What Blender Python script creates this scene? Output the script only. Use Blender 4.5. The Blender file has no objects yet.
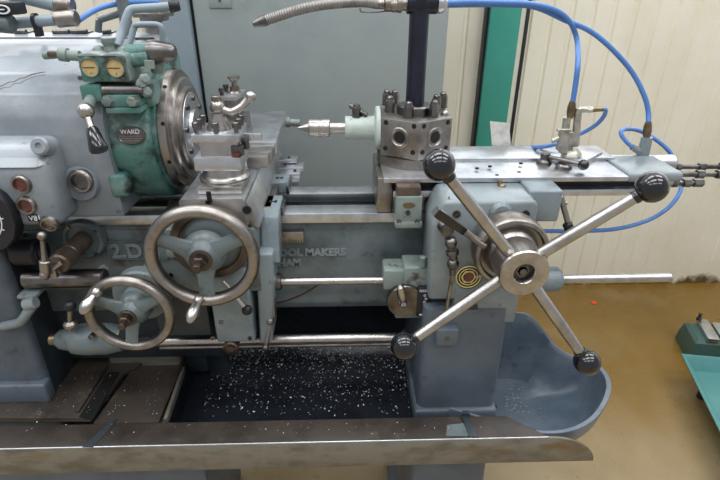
import bpy, bmesh, math, random
from math import sin, cos, pi, radians
from mathutils import Vector, Matrix
random.seed(7)
scene = bpy.context.scene
COL = scene.collection
V = Vector
# ------------------------------------------------------------------ camera
TH, PS, RO, F, H = radians(27.2), radians(1.8), radians(0.2), 508.0, 1.45
fw = V((sin(PS)*cos(TH), cos(PS)*cos(TH), -sin(TH)))
r0 = V((cos(PS), -sin(PS), 0)); u0 = r0.cross(fw)
rx = cos(RO)*r0 + sin(RO)*u0; ry = -sin(RO)*r0 + cos(RO)*u0
EYE = V((0, 0, H))
cam = bpy.data.objects.new('camera', bpy.data.cameras.new('camera')); COL.objects.link(cam)
cam.matrix_world = Matrix(((rx.x, ry.x, -fw.x, 0), (rx.y, ry.y, -fw.y, 0), (rx.z, ry.z, -fw.z, H), (0, 0, 0, 1)))
cam.data.sensor_width = 36; cam.data.lens = F/720*36; cam.data.clip_start = .02
scene.camera = cam
def ray(px, py): return fw + (px-360)/F*rx + (240-py)/F*ry
def at(px, py, Y):
    d = ray(px, py); return EYE + d*(Y/d.y)
def az(px, py, Z):
    d = ray(px, py); return EYE + d*((Z-H)/d.z)
def pxw(n, Y, z=1.0):          # n pixels in metres at depth Y
    d = V((0, Y, z-H)).dot(fw); return n*d/F

# ------------------------------------------------------------------ materials
def lin(c):
    return tuple(((v/12.92) if v <= .04045 else ((v+.055)/1.055)**2.4) for v in [q/255 for q in c]) + (1,)
def mat(name, c, rough=.5, metal=0, c2=None, scale=18, lo=.45, hi=.65, bump=.0, bscale=120, c3=None, s3=7, lo3=.6, hi3=.75, rvar=.0, coat=0, stretch=None, emit=0):
    m = bpy.data.materials.new(name); m.use_nodes = True
    nt = m.node_tree; N = nt.nodes; L = nt.links; b = N['Principled BSDF']
    b.inputs['Roughness'].default_value = rough; b.inputs['Metallic'].default_value = metal
    if coat: b.inputs['Coat Weight'].default_value = coat; b.inputs['Coat Roughness'].default_value = .15
    tc = N.new('ShaderNodeTexCoord'); src = tc.outputs['Object']
    if stretch:
        mp = N.new('ShaderNodeMapping'); mp.inputs['Scale'].default_value = stretch
        L.new(src, mp.inputs['Vector']); src = mp.outputs['Vector']
    col = None
    def layer(prev, colour, sc, lo, hi):
        n = N.new('ShaderNodeTexNoise'); n.inputs['Scale'].default_value = sc; n.inputs['Detail'].default_value = 6; n.inputs['Roughness'].default_value = .62
        L.new(src, n.inputs['Vector'])
        r = N.new('ShaderNodeMapRange'); r.inputs['From Min'].default_value = lo; r.inputs['From Max'].default_value = hi
        L.new(n.outputs['Fac'], r.inputs['Value'])
        x = N.new('ShaderNodeMix'); x.data_type = 'RGBA'
        L.new(r.outputs['Result'], x.inputs['Factor'])
        if prev is None: x.inputs['A'].default_value = lin(c)
        else: L.new(prev, x.inputs['A'])
        x.inputs['B'].default_value = lin(colour)
        return x.outputs['Result'], n
    if c2: col, n2 = layer(None, c2, scale, lo, hi)
    if c3: col, n3 = layer(col, c3, s3, lo3, hi3)
    if col: L.new(col, b.inputs['Base Color'])
    else: b.inputs['Base Color'].default_value = lin(c)
    if bump:
        n = N.new('ShaderNodeTexNoise'); n.inputs['Scale'].default_value = bscale; n.inputs['Detail'].default_value = 3
        L.new(src, n.inputs['Vector'])
        bp = N.new('ShaderNodeBump'); bp.inputs['Strength'].default_value = bump; bp.inputs['Distance'].default_value = .003
        L.new(n.outputs['Fac'], bp.inputs['Height']); L.new(bp.outputs['Normal'], b.inputs['Normal'])
    if rvar:
        n = N.new('ShaderNodeTexNoise'); n.inputs['Scale'].default_value = 25; n.inputs['Detail'].default_value = 4
        L.new(src, n.inputs['Vector'])
        r = N.new('ShaderNodeMapRange'); r.inputs['To Min'].default_value = max(.02, rough-rvar); r.inputs['To Max'].default_value = rough+rvar
        L.new(n.outputs['Fac'], r.inputs['Value']); L.new(r.outputs['Result'], b.inputs['Roughness'])
    return m
M = {}
M['paint'] = mat('grey_blue_paint', (132, 142, 145), .36, c2=(108, 118, 122), scale=9, c3=(74, 74, 70), s3=38, lo3=.64, hi3=.74, bump=.1, bscale=60, rvar=.12, coat=.25)
M['head'] = mat('headstock_paint', (142, 149, 155), .32, c2=(114, 122, 129), scale=5, c3=(92, 92, 88), s3=34, lo3=.64, hi3=.76, bump=.1, bscale=40, rvar=.1, coat=.3)
M['bed'] = mat('oily_bed_paint', (106, 117, 119), .34, c2=(80, 89, 90), scale=8, c3=(62, 54, 46), s3=16, lo3=.58, hi3=.72, bump=.15, bscale=50, rvar=.12)
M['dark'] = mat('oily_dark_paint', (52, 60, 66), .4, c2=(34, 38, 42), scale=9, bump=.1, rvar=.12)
M['pale'] = mat('pale_green_paint', (130, 142, 137), .4, c2=(102, 114, 111), scale=14, c3=(70, 66, 58), s3=34, lo3=.58, hi3=.70, bump=.1, rvar=.1)
M['teal'] = mat('worn_green_paint', (72, 116, 108), .4, c2=(120, 142, 137), scale=13, c3=(42, 48, 46), s3=17, lo3=.50, hi3=.62, bump=.25, bscale=60, rvar=.12)
M['blue'] = mat('light_blue_paint', (126, 138, 143), .38, c2=(104, 117, 122), scale=12, c3=(60, 64, 64), s3=44, lo3=.64, hi3=.74, bump=.08, rvar=.1, coat=.15)
M['steel'] = mat('bright_steel', (188, 184, 180), .3, 1, c2=(158, 153, 148), scale=20, rvar=.08)
M['ground'] = mat('ground_steel', (208, 210, 214), .36, 1, c2=(182, 184, 188), scale=26, bump=.03, rvar=.08)
M['worn'] = mat('worn_steel', (160, 154, 149), .36, 1, c2=(128, 120, 113), scale=22, c3=(82, 74, 66), s3=34, lo3=.62, hi3=.74, bump=.06, rvar=.1)
M['dsteel'] = mat('dark_steel', (124, 121, 119), .32, 1, c2=(88, 84, 82), scale=22, rvar=.1)
M['rust'] = mat('brown_oiled_iron', (112, 98, 86), .42, .6, c2=(80, 68, 58), scale=14, bump=.15, rvar=.12)
M['black'] = mat('black_plastic', (18, 19, 24), .14, coat=.5)
M['mblack'] = mat('matt_black', (24, 24, 30), .45, c2=(36, 36, 44))
M['navy'] = mat('blue_black_tube', (38, 40, 56), .3, .3, c2=(30, 30, 40), rvar=.1)
M['hole'] = mat('deep_hole', (14, 14, 14), .7)
M['tray'] = mat('oily_brown_tray', (68, 61, 55), .42, .0, c2=(48, 43, 39), scale=10, c3=(92, 82, 72), s3=26, lo3=.6, hi3=.75, bump=.12, rvar=.12)
M['pan'] = mat('dark_oily_pan', (36, 40, 49), .3, c2=(24, 27, 33), scale=9, bump=.2, bscale=90, rvar=.12)
M['basin'] = mat('blue_grey_basin', (106, 117, 128), .34, c2=(80, 95, 110), scale=7, c3=(60, 68, 76), s3=22, lo3=.6, hi3=.75, bump=.1, rvar=.1)
M['flap'] = mat('stained_sheet_edge', (126, 122, 112), .42, .2, c2=(98, 93, 82), scale=14, c3=(116, 94, 60), s3=6, lo3=.58, hi3=.72, bump=.1, stretch=(1, 1, 2.5), rvar=.1)
M['ped'] = mat('pedestal_paint', (98, 107, 117), .42, c2=(80, 89, 99), scale=6, c3=(66, 64, 62), s3=14, lo3=.62, hi3=.75, bump=.08, rvar=.1)
M['cab'] = mat('grey_green_cabinet', (146, 154, 152), .42, c2=(134, 143, 144), scale=2.2, c3=(104, 124, 112), s3=3.5, lo3=.58, hi3=.75, rvar=.1)
M['cabl'] = mat('blue_grey_panel', (134, 147, 155), .4, c2=(120, 133, 142), scale=3, rvar=.1)
M['column'] = mat('green_column_paint', (62, 154, 138), .42, c2=(70, 160, 146), scale=3)
M['hose'] = mat('blue_hose', (82, 126, 190), .35)
M['brass'] = mat('dull_brass', (142, 126, 100), .38, .9, c2=(104, 90, 70), scale=40, rvar=.1)
M['alu'] = mat('cast_aluminium', (188, 184, 172), .38, .7, c2=(150, 146, 134), scale=40, rvar=.1)
M['hosem'] = mat('ribbed_metal', (150, 146, 142), .5, .7, c2=(120, 116, 112), scale=30)
M['nut'] = mat('dark_oily_nut', (92, 80, 72), .35, .8, c2=(62, 54, 48), scale=30)
M['amber'] = mat('amber_gauge_face', (192, 168, 116), .3, c2=(164, 138, 90), scale=50, coat=.6)
M['red'] = mat('red_brown_glass', (104, 44, 34), .25, c2=(70, 36, 30), scale=60, coat=.5)
M['gold'] = mat('gold_paint', (222, 208, 140), .4)
M['white'] = mat('white_paint', (226, 228, 230), .5)
M['paper'] = mat('paper', (240, 238, 234), .7, c2=(206, 204, 200), scale=30)
M['tealtray'] = mat('teal_tray_paint', (74, 132, 131), .4, c2=(86, 142, 140), scale=5, rvar=.08)
M['gmach'] = mat('dark_green_paint', (62, 92, 85), .42, c2=(44, 84, 74), scale=8)
M['chip'] = mat('bright_swarf', (236, 238, 242), .35, .15)
M['ped_shade'] = mat('shaded_pedestal_paint', (92, 101, 112), .42, c2=(72, 80, 90), scale=6, c3=(52, 50, 48), s3=14, lo3=.6, hi3=.75, bump=.08, rvar=.1)  # darker copy of ped: shadow on the left pedestal put into the colour
M['holder'] = mat('pale_grey_green_paint', (186, 198, 190), .4, c2=(164, 177, 169), scale=18, c3=(104, 104, 96), s3=40, lo3=.64, hi3=.74, rvar=.1)
M['redwire'] = mat('dark_red_wire', (62, 30, 36), .4)
M['orange'] = mat('orange_scrap', (232, 74, 40), .5)
M['floor'] = mat('mustard_floor', (128, 98, 42), .3, c2=(114, 87, 36), scale=2.2, c3=(140, 122, 84), s3=1.3, lo3=.52, hi3=.72, bump=.03, bscale=30, rvar=.1)  # pale third layer stands in for glare on the floor

def wall_mat():
    m = mat('cream_panel', (236, 230, 212), .5, c2=(228, 221, 200), scale=2.5, rvar=.05)
    nt = m.node_tree; N = nt.nodes; L = nt.links; b = N['Principled BSDF']
    old = b.inputs['Base Color'].links[0].from_socket
    tc = N.new('ShaderNodeTexCoord'); sp = N.new('ShaderNodeSeparateXYZ'); L.new(tc.outputs['Object'], sp.inputs[0])
    n = N.new('ShaderNodeTexNoise'); n.inputs['Scale'].default_value = 14; L.new(tc.outputs['Object'], n.inputs['Vector'])
    mu = N.new('ShaderNodeMath'); mu.operation = 'MULTIPLY_ADD'; L.new(n.outputs['Fac'], mu.inputs[0]); mu.inputs[1].default_value = -.14; L.new(sp.outputs['Z'], mu.inputs[2])
    r = N.new('ShaderNodeMapRange'); r.inputs['From Min'].default_value = -.06; r.inputs['From Max'].default_value = -.02; r.inputs['To Min'].default_value = 1; r.inputs['To Max'].default_value = 0
    L.new(mu.outputs[0], r.inputs['Value'])
    x = N.new('ShaderNodeMix'); x.data_type = 'RGBA'; L.new(r.outputs['Result'], x.inputs['Factor']); L.new(old, x.inputs['A']); x.inputs['B'].default_value = lin((104, 84, 52))
    L.new(x.outputs['Result'], b.inputs['Base Color'])
    return m
M['wall'] = wall_mat()
def floor_glare():  # glare painted into the floor colour, paler towards the camera
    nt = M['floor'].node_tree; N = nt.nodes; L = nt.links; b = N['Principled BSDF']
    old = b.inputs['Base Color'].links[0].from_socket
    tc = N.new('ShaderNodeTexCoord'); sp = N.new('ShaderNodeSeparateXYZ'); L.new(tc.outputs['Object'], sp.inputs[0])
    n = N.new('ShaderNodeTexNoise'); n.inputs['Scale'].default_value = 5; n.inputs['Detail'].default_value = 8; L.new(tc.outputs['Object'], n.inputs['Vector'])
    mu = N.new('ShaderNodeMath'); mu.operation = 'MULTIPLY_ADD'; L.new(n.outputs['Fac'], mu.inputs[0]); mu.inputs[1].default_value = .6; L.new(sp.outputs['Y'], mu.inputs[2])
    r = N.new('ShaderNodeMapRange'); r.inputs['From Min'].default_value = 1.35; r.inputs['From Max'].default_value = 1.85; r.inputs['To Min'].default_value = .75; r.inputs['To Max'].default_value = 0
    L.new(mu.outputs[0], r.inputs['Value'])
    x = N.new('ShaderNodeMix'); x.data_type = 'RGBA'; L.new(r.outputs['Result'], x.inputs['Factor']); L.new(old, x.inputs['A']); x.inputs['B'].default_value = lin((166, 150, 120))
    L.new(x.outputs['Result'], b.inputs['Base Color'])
floor_glare()

# ------------------------------------------------------------------ mesh helpers
def B(): return bmesh.new()
def box(bm, x0, x1, y0, y1, z0, z1, bev=0, seg=2):
    t = B(); bmesh.ops.create_cube(t, size=1)
    for v in t.verts: v.co = V((x0+(v.co.x+.5)*(x1-x0), y0+(v.co.y+.5)*(y1-y0), z0+(v.co.z+.5)*(z1-z0)))
    if bev: bmesh.ops.bevel(t, geom=t.edges[:], offset=bev, segments=seg, profile=.5, affect='EDGES')
    merge(bm, t)
def merge(bm, t, mx=None):
    if mx: bmesh.ops.transform(t, matrix=mx, verts=t.verts)
    me = bpy.data.meshes.new('tmp'); t.to_mesh(me); t.free(); bm.from_mesh(me); bpy.data.meshes.remove(me)
def prism(bm, pts, axis, a, b, bev=0, seg=2, only=None):
    """polygon pts (u,v) extruded along axis: 'x': (y,z) 'y': (x,z) 'z': (x,y)"""
    f = {'x': lambda u, v, t: V((t, u, v)), 'y': lambda u, v, t: V((u, t, v)), 'z': lambda u, v, t: V((u, v, t))}[axis]
    t = B(); A = [t.verts.new(f(u, v, a)) for u, v in pts]; C = [t.verts.new(f(u, v, b)) for u, v in pts]
    n = len(pts); t.faces.new(A); t.faces.new(C[::-1])
    for i in range(n): t.faces.new((A[i], A[(i+1) % n], C[(i+1) % n], C[i]))
    bmesh.ops.recalc_face_normals(t, faces=t.faces)
    if bev: bmesh.ops.bevel(t, geom=t.edges[:], offset=bev, segments=seg, profile=.5, affect='EDGES')
    merge(bm, t)
def frame(d):
    d = V(d).normalized(); q = V((0, 0, 1)) if abs(d.z) < .9 else V((0, 1, 0))
    a = d.cross(q).normalized(); return a, d.cross(a).normalized(), d
def lathe(bm, o, d, prof, seg=32, rot=0, closed=False):
    """profile [(r, t)] turned about axis d through o"""
    a, b, d = frame(d); o = V(o); t = B(); rings = []
    for r, h in prof:
        if r <= 1e-6: rings.append([t.verts.new(o+d*h)])
        else: rings.append([t.verts.new(o+d*h+(a*cos(rot+2*pi*i/seg)+b*sin(rot+2*pi*i/seg))*r) for i in range(seg)])
    pairs = list(zip(rings, rings[1:])) + ([(rings[-1], rings[0])] if closed else [])
    for p, q in pairs:
        for i in range(seg):
            j = (i+1) % seg
            if len(p) == 1 and len(q) == 1: continue
            if len(p) == 1: t.faces.new((p[0], q[j], q[i]))
            elif len(q) == 1: t.faces.new((p[i], p[j], q[0]))
            else: t.faces.new((p[i], p[j], q[j], q[i]))
    if not closed:
        for R in (rings[0], rings[-1]):
            if len(R) > 2: t.faces.new(R)
    bmesh.ops.recalc_face_normals(t, faces=t.faces)
    merge(bm, t)
def cyl(bm, p, q, r, r2=None, seg=24, bev=0):
    p, q = V(p), V(q); h = (q-p).length; r2 = r if r2 is None else r2
    b = bev
    if b: lathe(bm, p, q-p, [(r-b, 0), (r, b), (r2, h-b), (r2-b, h)], seg)
    else: lathe(bm, p, q-p, [(r, 0), (r2, h)], seg)
def ball(bm, p, r, seg=24, n=12):
    lathe(bm, V(p)-V((0, 0, r)), (0, 0, 1), [(r*sin(pi*i/n), r-r*cos(pi*i/n)) for i in range(n+1)], seg)
def hexp(bm, p, d, r, h, dome=0):
    lathe(bm, p, d, [(r, 0), (r, h*.85), (r*.85, h)], 6)
    if dome: lathe(bm, V(p)+V(d).normalized()*h*.98, d, [(r*.8, 0), (r*.7, dome*.6), (r*.35, dome*.95), (0, dome)], 16)
def spline(pts, n=8):
    pts = [V(p) for p in pts]; P = [2*pts[0]-pts[1]]+pts+[2*pts[-1]-pts[-2]]; out = []
    for i in range(1, len(P)-2):
        a, b, c, d = P[i-1:i+3]
        for k in range(n):
            t = k/n
            out.append(.5*((2*b)+(c-a)*t+(2*a-5*b+4*c-d)*t*t+(3*b-a-3*c+d)*t**3))
    out.append(pts[-1]); return out
def tube(bm, pts, r, seg=12, smooth=8, ridge=0):
    P = spline(pts, smooth) if smooth else [V(p) for p in pts]
    t = B(); rings = []; prev = None
    for i, p in enumerate(P):
        d = (P[min(i+1, len(P)-1)]-P[max(i-1, 0)]).normalized()
        if prev is None: a = frame(d)[0]
        else: a = (prev-d*prev.dot(d)).normalized()
        prev = a; b = d.cross(a)
        rr = (r(i/(len(P)-1)) if callable(r) else r)
        if ridge: rr *= 1+ridge*(1 if i % 2 else -1)
        rings.append([t.verts.new(p+(a*cos(2*pi*k/seg)+b*sin(2*pi*k/seg))*rr) for k in range(seg)])
    for p, q in zip(rings, rings[1:]):
        for i in range(seg):
            j = (i+1) % seg; t.faces.new((p[i], p[j], q[j], q[i]))
    t.faces.new(rings[0]); t.faces.new(rings[-1])
    bmesh.ops.recalc_face_normals(t, faces=t.faces); merge(bm, t)
def torus(bm, o, d, R, r, seg=56, s2=14, sx=1.0):
    lathe(bm, o, d, [(R+r*cos(2*pi*i/s2), sx*r*sin(2*pi*i/s2)) for i in range(s2)], seg, closed=True)
def obj(name, bm, m, parent=None, label=None, cat=None, group=None, kind=None, sharp=35):
    me = bpy.data.meshes.new(name); bm.to_mesh(me); bm.free()
    me.materials.append(M[m]); me.polygons.foreach_set('use_smooth', [True]*len(me.polygons))
    me.set_sharp_from_angle(angle=radians(sharp))
    o = bpy.data.objects.new(name, me); COL.objects.link(o)
    if parent: o.parent = parent; o.matrix_parent_inverse = Matrix.Translation(-wloc(parent))
    for k, v in (('label', label), ('category', cat), ('group', group), ('kind', kind)):
        if v: o[k] = v
    return o
def wloc(o):
    p = V(o.location)
    return p
def thing(name, label, cat, loc, group=None):
    o = bpy.data.objects.new(name, None); COL.objects.link(o); o.location = loc; o.empty_display_size = .05
    o['label'] = label; o['category'] = cat
    if group: o['group'] = group
    return o
def text(name, s, size, depth, loc, m, parent, rotx=90, bevel=0, label=None, align='LEFT', roty=0, sx=1):
    c = bpy.data.curves.new(name, 'FONT'); c.body = s; c.size = size; c.extrude = depth; c.align_x = align
    if bevel: c.bevel_depth = bevel; c.offset = .0006
    t = bpy.data.objects.new('t', c); COL.objects.link(t)
    me = bpy.data.meshes.new_from_object(t); bpy.data.objects.remove(t); bpy.data.curves.remove(c)
    me.transform(Matrix.Translation(V(loc)) @ Matrix.Rotation(radians(roty), 4, 'Y') @ Matrix.Rotation(radians(rotx), 4, 'X') @ Matrix.Diagonal((sx, 1, 1, 1)))
    me.materials.clear(); me.materials.append(M[m])
    o = bpy.data.objects.new(name, me); COL.objects.link(o)
    if parent: o.parent = parent; o.matrix_parent_inverse = Matrix.Translation(-wloc(parent))
    if label: o['label'] = label
    return o
X, Yv, Z = V((1, 0, 0)), V((0, 1, 0)), V((0, 0, 1))

# ------------------------------------------------------------------ setting
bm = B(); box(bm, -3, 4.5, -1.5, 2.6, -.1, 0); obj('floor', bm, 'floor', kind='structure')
bm = B(); pts = []; x = -3.0; WY = 2.27
while x < 4.5:
    pts += [(x, WY), (x+.064, WY), (x+.070, WY+.009), (x+.082, WY+.009)]; x += .088
vs = [[bm.verts.new((a, b, z)) for a, b in pts] for z in (-.02, 1.44)]
for i in range(len(pts)-1): bm.faces.new((vs[0][i], vs[0][i+1], vs[1][i+1], vs[1][i]))
bmesh.ops.recalc_face_normals(bm, faces=bm.faces)
w = obj('wall_back', bm, 'wall', kind='structure', sharp=20)
bm = B(); box(bm, .752, .767, WY-.012, WY, 0, 1.44, .003); obj('trim_1', bm, 'mblack', kind='structure')
bm = B(); box(bm, .715, .752, WY-.006, WY, 0, 1.44); obj('trim_2', bm, 'wall', kind='structure')

# long row of unseen windows above the panels, added to light the steel tops: sill, head and mullions, open to the bright overcast sky
bm = B(); box(bm, -3, 4.5, WY-.02, WY+.10, 1.44, 1.47, .004); obj('unseen_window_1', bm, 'white', kind='structure')
for k in range(6):
    bm = B(); xk = -3+k*1.5; box(bm, xk-.02, xk+.02, WY, WY+.06, 1.47, 3.0, .004); obj('unseen_window_%d' % (k+2), bm, 'white', kind='structure')
bm = B(); box(bm, -3, 4.5, WY-.02, WY+.10, 3.0, 3.5, .004); obj('wall_top', bm, 'wall', kind='structure')
col = thing('steel_column', 'green painted steel column standing against the cream ribbed wall', 'column', (.645, 2.22, 0))
bm = B(); box(bm, .588, .713, WY-.07, WY-.001, 0.012, 3.2, .004); obj('column_shaft', bm, 'column', col)
bm = B(); box(bm, .578, .588, WY-.05, WY-.001, 0.012, 3.2, .002); obj('side_flange', bm, 'mblack', col)
bm = B(); box(bm, .55, .75, WY-.1, WY-.001, 0, .012, .002); obj('base_plate', bm, 'column', col)

# ------------------------------------------------------------------ cabinet behind
cab = thing('machine_cabinet', 'tall grey-green sheet metal cabinet standing behind the lathe', 'cabinet', (-.1, 1.8, 0))
bm = B(); box(bm, -.428, .306, 1.6, 2.1, .06, 1.95, .006); obj('cabinet_body', bm, 'cab', cab)
bm = B(); box(bm, -.53, -.437, 1.585, 2.1, .06, 1.95, .006); obj('side_panel', bm, 'cabl', cab, label='blue-grey side panel')
bm = B(); box(bm, -.436, -.429, 1.61, 2.05, .06, 1.95); obj('door_seam', bm, 'hole', cab)
bm = B(); box(bm, -.52, .3, 1.62, 2.08, 0, .06, .004); obj('plinth', bm, 'mblack', cab)
p = at(208, -6, 1.6); q = at(232, 8, 1.6)
bm = B(); box(bm, p.x, q.x, 1.596, 1.6, q.z, p.z, .001); pl = obj('data_plate', bm, 'cab', cab)
bm = B(); lathe(bm, (0.5*(p.x+q.x), 1.596, q.z+.02), (0, -1, 0), [(.004, 0), (.004, .002), (0, .003)], 12); obj('rivet', bm, 'dsteel', pl)

# ================================================================== LATHE
SY, SZ = 1.08, 1.166            # spindle line
lat = thing('capstan_lathe', 'old grey-blue capstan lathe with hexagonal turret and four-armed star wheel', 'lathe', (0, 1.05, 0))
# ---- bed
bm = B()
BZ = at(330, 306, .99).z
prism(bm, [(.985, .994), (.99, BZ+.01), (1.0, BZ-.01), (1.13, BZ-.01), (1.14, BZ), (1.14, .994), (1.10, .994), (1.10, .93), (1.02, .93), (1.02, .994)], 'x', -.72, .34, .004)
box(bm, -.72, -.40, .982, 1.0, BZ, .975, .004)                     # thicker wall under the headstock
bed = obj('bed', bm, 'bed', lat)
bm = B(); box(bm, -.62, .325, .974, 1.022, .990, 1.012, .002); obj('front_way', bm, 'ground', bed)
bm = B(); box(bm, -.62, .325, 1.088, 1.134, .990, 1.012, .002); obj('rear_way', bm, 'ground', bed)
# lower flange line on the left of the bed
p = at(85, 283, .975)
bm = B(); box(bm, -.72, -.32, .955, .985, p.z-.006, p.z+.006, .003); obj('bed_ledge', bm, 'bed', bed)
p0 = at(281, 232, .97); p1 = at(304, 240, .97)
bm = B(); box(bm, -.16, p1.x, .968, .99, p1.z, p0.z, .0015)
xx = -.155
while xx < p1.x-.004:
    box(bm, xx, xx+.0028, .97, .985, p1.z-.006, p1.z); xx += .0055
lathe(bm, at(298, 236, .968), (0, -1, 0), [(.006, -.002), (.006, .001), (0, .001)], 16)
obj('feed_rack', bm, 'worn', bed)
a = at(346, 255.5, .985); text('raised_lettering', 'TOOL MAKERS', .0245, .0022, (a.x, .988, a.z), 'paint', bed, bevel=.0008, align='RIGHT', label='raised cast letters')  # letters painted paler than the bed to stand for their lit edges
a = at(301, 266, .985); text('raised_lettering', 'BIRMINGHAM', .0235, .0022, (a.x, .988, a.z), 'paint', bed, bevel=.0008, align='RIGHT')
a, b = at(107, 239, .985), at(152, 258, .982)
bm = B(); box(bm, a.x, b.x, .977, .99, b.z, a.z, .003)
for q0 in ((a.x, b.x, a.z-.003, a.z), (a.x, b.x, b.z, b.z+.003), (a.x, a.x+.003, b.z, a.z), (b.x-.003, b.x, b.z, a.z)): box(bm, q0[0], q0[1], .974, .980, q0[2], q0[3], .001)
mp = obj('model_plate', bm, 'bed', bed)
text('model_lettering', '2.D', .046, .0025, (a.x+.006, .976, b.z+.006), 'blue', bed, bevel=.0008, label='raised figure 2.D')  # paler than the casting, light on the raised figures put into the colour

# ---- pedestals
def pedestal(name, x0, x1, y0, y1, zt, m, flare=.02, label=None):
    bm = B(); t = B(); rings = []
    for z, e in ((0, flare*1.6), (.03, flare*1.6), (.05, flare*.5), (.60, 0), (.62, 0), (zt, 0)):
        rings.append([t.verts.new(c) for c in ((x0-e, y0-e, z), (x1+e, y0-e, z), (x1+e, y1+e, z), (x0-e, y1+e, z))])
    for p, q in zip(rings, rings[1:]):
        for i in range(4): t.faces.new((p[i], p[(i+1) % 4], q[(i+1) % 4], q[i]))
    t.faces.new(rings[0][::-1]); t.faces.new(rings[-1]); bmesh.ops.recalc_face_normals(t, faces=t.faces)
    es = [e for e in t.edges if abs(e.verts[0].co.z-e.verts[1].co.z) > .005]
    bmesh.ops.bevel(t, geom=es, offset=.018, segments=4, profile=.5, affect='EDGES')
    merge(bm, t); return obj(name, bm, m, lat, label=label)
PY = .845
p0 = at(424, 340, PY); p1 = at(505, 340, PY); zb = at(460, 410, PY).z
pedestal('right_pedestal', p0.x, p1.x+.008, PY+.015, 1.15, at(480, 318, PY).z+.01, 'ped')
bm = B(); a = .012
for z0, e in ((zb-.01, .012),): box(bm, p0.x-.008, p1.x+.012, PY+.004, 1.16, z0-.03, z0+.004, .008, 3)
obj('pedestal_foot', bm, 'ped', lat)
q = at(26, 330, .885)
pedestal('left_pedestal', q.x-.42, q.x, .885, 1.02, .97, 'ped_shade', flare=0)
bm = B(); box(bm, q.x-.002, q.x+.002, .905, 1.02, .595, .95, .001); obj('shaded_side', bm, 'dark', lat, label='dark panel painted as shade on the inner side of the left pedestal')  # dark sheet put in for the shade on this face
q2 = at(205, 470, .85)
bm = B(); box(bm, -1.1, q.x+.006, .87, .90, .598, at(10, 386, .87).z, .006, 3); obj('pedestal_foot', bm, 'ped', lat)

# ---- headstock
bm = B()
hr = at(121, 200, .93).x
zb = at(100, 217, .93).z
prof = [(.93, zb), (.928, 1.19), (.934, 1.225), (.952, 1.262), (.985, 1.294), (1.03, 1.318), (1.10, 1.333), (1.24, 1.342), (1.27, 1.335), (1.285, 1.30), (1.285, zb)]
prism(bm, prof, 'x', -1.25, hr, .006)
head = obj('headstock', bm, 'head', lat)
def head_surf(px, py):
    d = ray(px, py)
    for (ya, za), (yb_, zb_) in zip(prof[1:], prof[2:-2]):
        # point on the ray in the (y, z) profile plane
        den = d.y*(zb_-za)-d.z*(yb_-ya)
        if abs(den) < 1e-9: continue
        u = (d.y*(H-za)-d.z*(0-ya))/den
        if 0 <= u <= 1:
            y_ = ya+(yb_-ya)*u; return EYE+d*(y_/d.y)
    return at(px, py, .95)
bm = B()
for off, k_ in ((0, 1), (3, .7)):
    pts_ = [head_surf(px, 86-px*.33+off+random.uniform(-1.3, 1.3)) for px in range(-20, 46, 5)]
    tube(bm, pts_, lambda t: .0016*k_*(1-.6*t), 6, 2)
obj('paint_crack', bm, 'dsteel', head)
# gearbox casting standing out in front, with its sloping shoulder
GY = .865
a = at(47, 170, GY); zlow = at(30, 228, GY).z; zt = at(20, 167, GY).z; zsh = at(20, 137, .925).z
bm = B(); prism(bm, [(GY, zlow), (GY, zt), (GY+.012, zt+.012), (.915, zsh), (.96, zsh+.006), (.96, zlow)], 'x', -1.2, a.x, .018, 5)
gb = obj('gearbox_cover', bm, 'head', head)
bm = B(); o = at(38, 146, .872); lathe(bm, o, (0, -1, .35), [(.016, -.03), (.016, -.004), (.013, 0), (.006, 0), (.005, -.004), (0, -.004)], 24)
obj('oil_plug', bm, 'head', head)
def sight(px, py, Y, r, parent, glass='red', ring='gold', name='sight_glass', boss=None):
    o = at(px, py, Y); R = pxw(r, Y, o.z)
    bm = B(); lathe(bm, o, (0, -1, 0), [(R*1.15, -.01), (R*1.15, .003), (R, .007), (R*.82, .007), (R*.74, .003), (R*.74, -.005)], 32)
    s = obj(name, bm, ring, parent)
    bm = B(); lathe(bm, o, (0, -1, 0), [(R*.76, -.006), (R*.76, .003), (R*.6, .0035), (R*.58, .0025), (0, .0025)], 24)
    obj('glass', bm, glass, s) if parent is lat else obj('glass_face', bm, glass, parent)
    return s
sight(22, 184, GY, 8.5, head, ring='worn'); sight(27, 205, GY, 8.5, head, ring='worn')
o = at(82, 183, .93); R = pxw(16, .93, o.z)
bm = B(); lathe(bm, o, (0, -1, 0), [(R*1.12, -.02), (R*1.1, .006), (R, .012), (0, .012)], 40); obj('sight_boss', bm, 'head', head)
sight(81, 181, .917, 10.5, head, ring='worn', glass='dsteel')
a, b = at(27, 214, GY), at(39, 221, GY)
bm = B(); box(bm, a.x, b.x, GY-.0015, GY+.002, b.z, a.z); obj('letter_plate', bm, 'mblack', head)
text('plate_lettering', 'V81', .014, .0006, (a.x+.002, GY-.0018, b.z+.002), 'white', head)
o = at(48, 226, GY-.004)
bm = B(); lathe(bm, o, (0, -1, -.35), [(.017, -.03), (.017, -.003), (.014, 0), (.012, 0), (.011, -.006), (0, -.006)], 24); obj('drain_plug', bm, 'worn', head)
# big black dial at the left edge
o = at(-24, 217, GY-.012); R = at(17.5, 217, GY-.012).x - o.x
bm = B(); lathe(bm, o, (0, -1, 0), [(R, -.02), (R, .004), (R*.97, .008), (0, .008)], 16, rot=.2); dial = obj('speed_dial', bm, 'mblack', head)
bm = B(); torus(bm, o+V((0, -.0085, 0)), (0, -1, 0), R*.66, .0012, 48, 6)
for k in range(14):
    c = 2*pi*k/14; d = V((cos(c), 0, sin(c))); cyl(bm, o+V((0, -.0085, 0))+d*R*.66, o+V((0, -.0085, 0))+d*R*.73, .0008, seg=6)
obj('dial_marks', bm, 'white', head)

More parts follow.
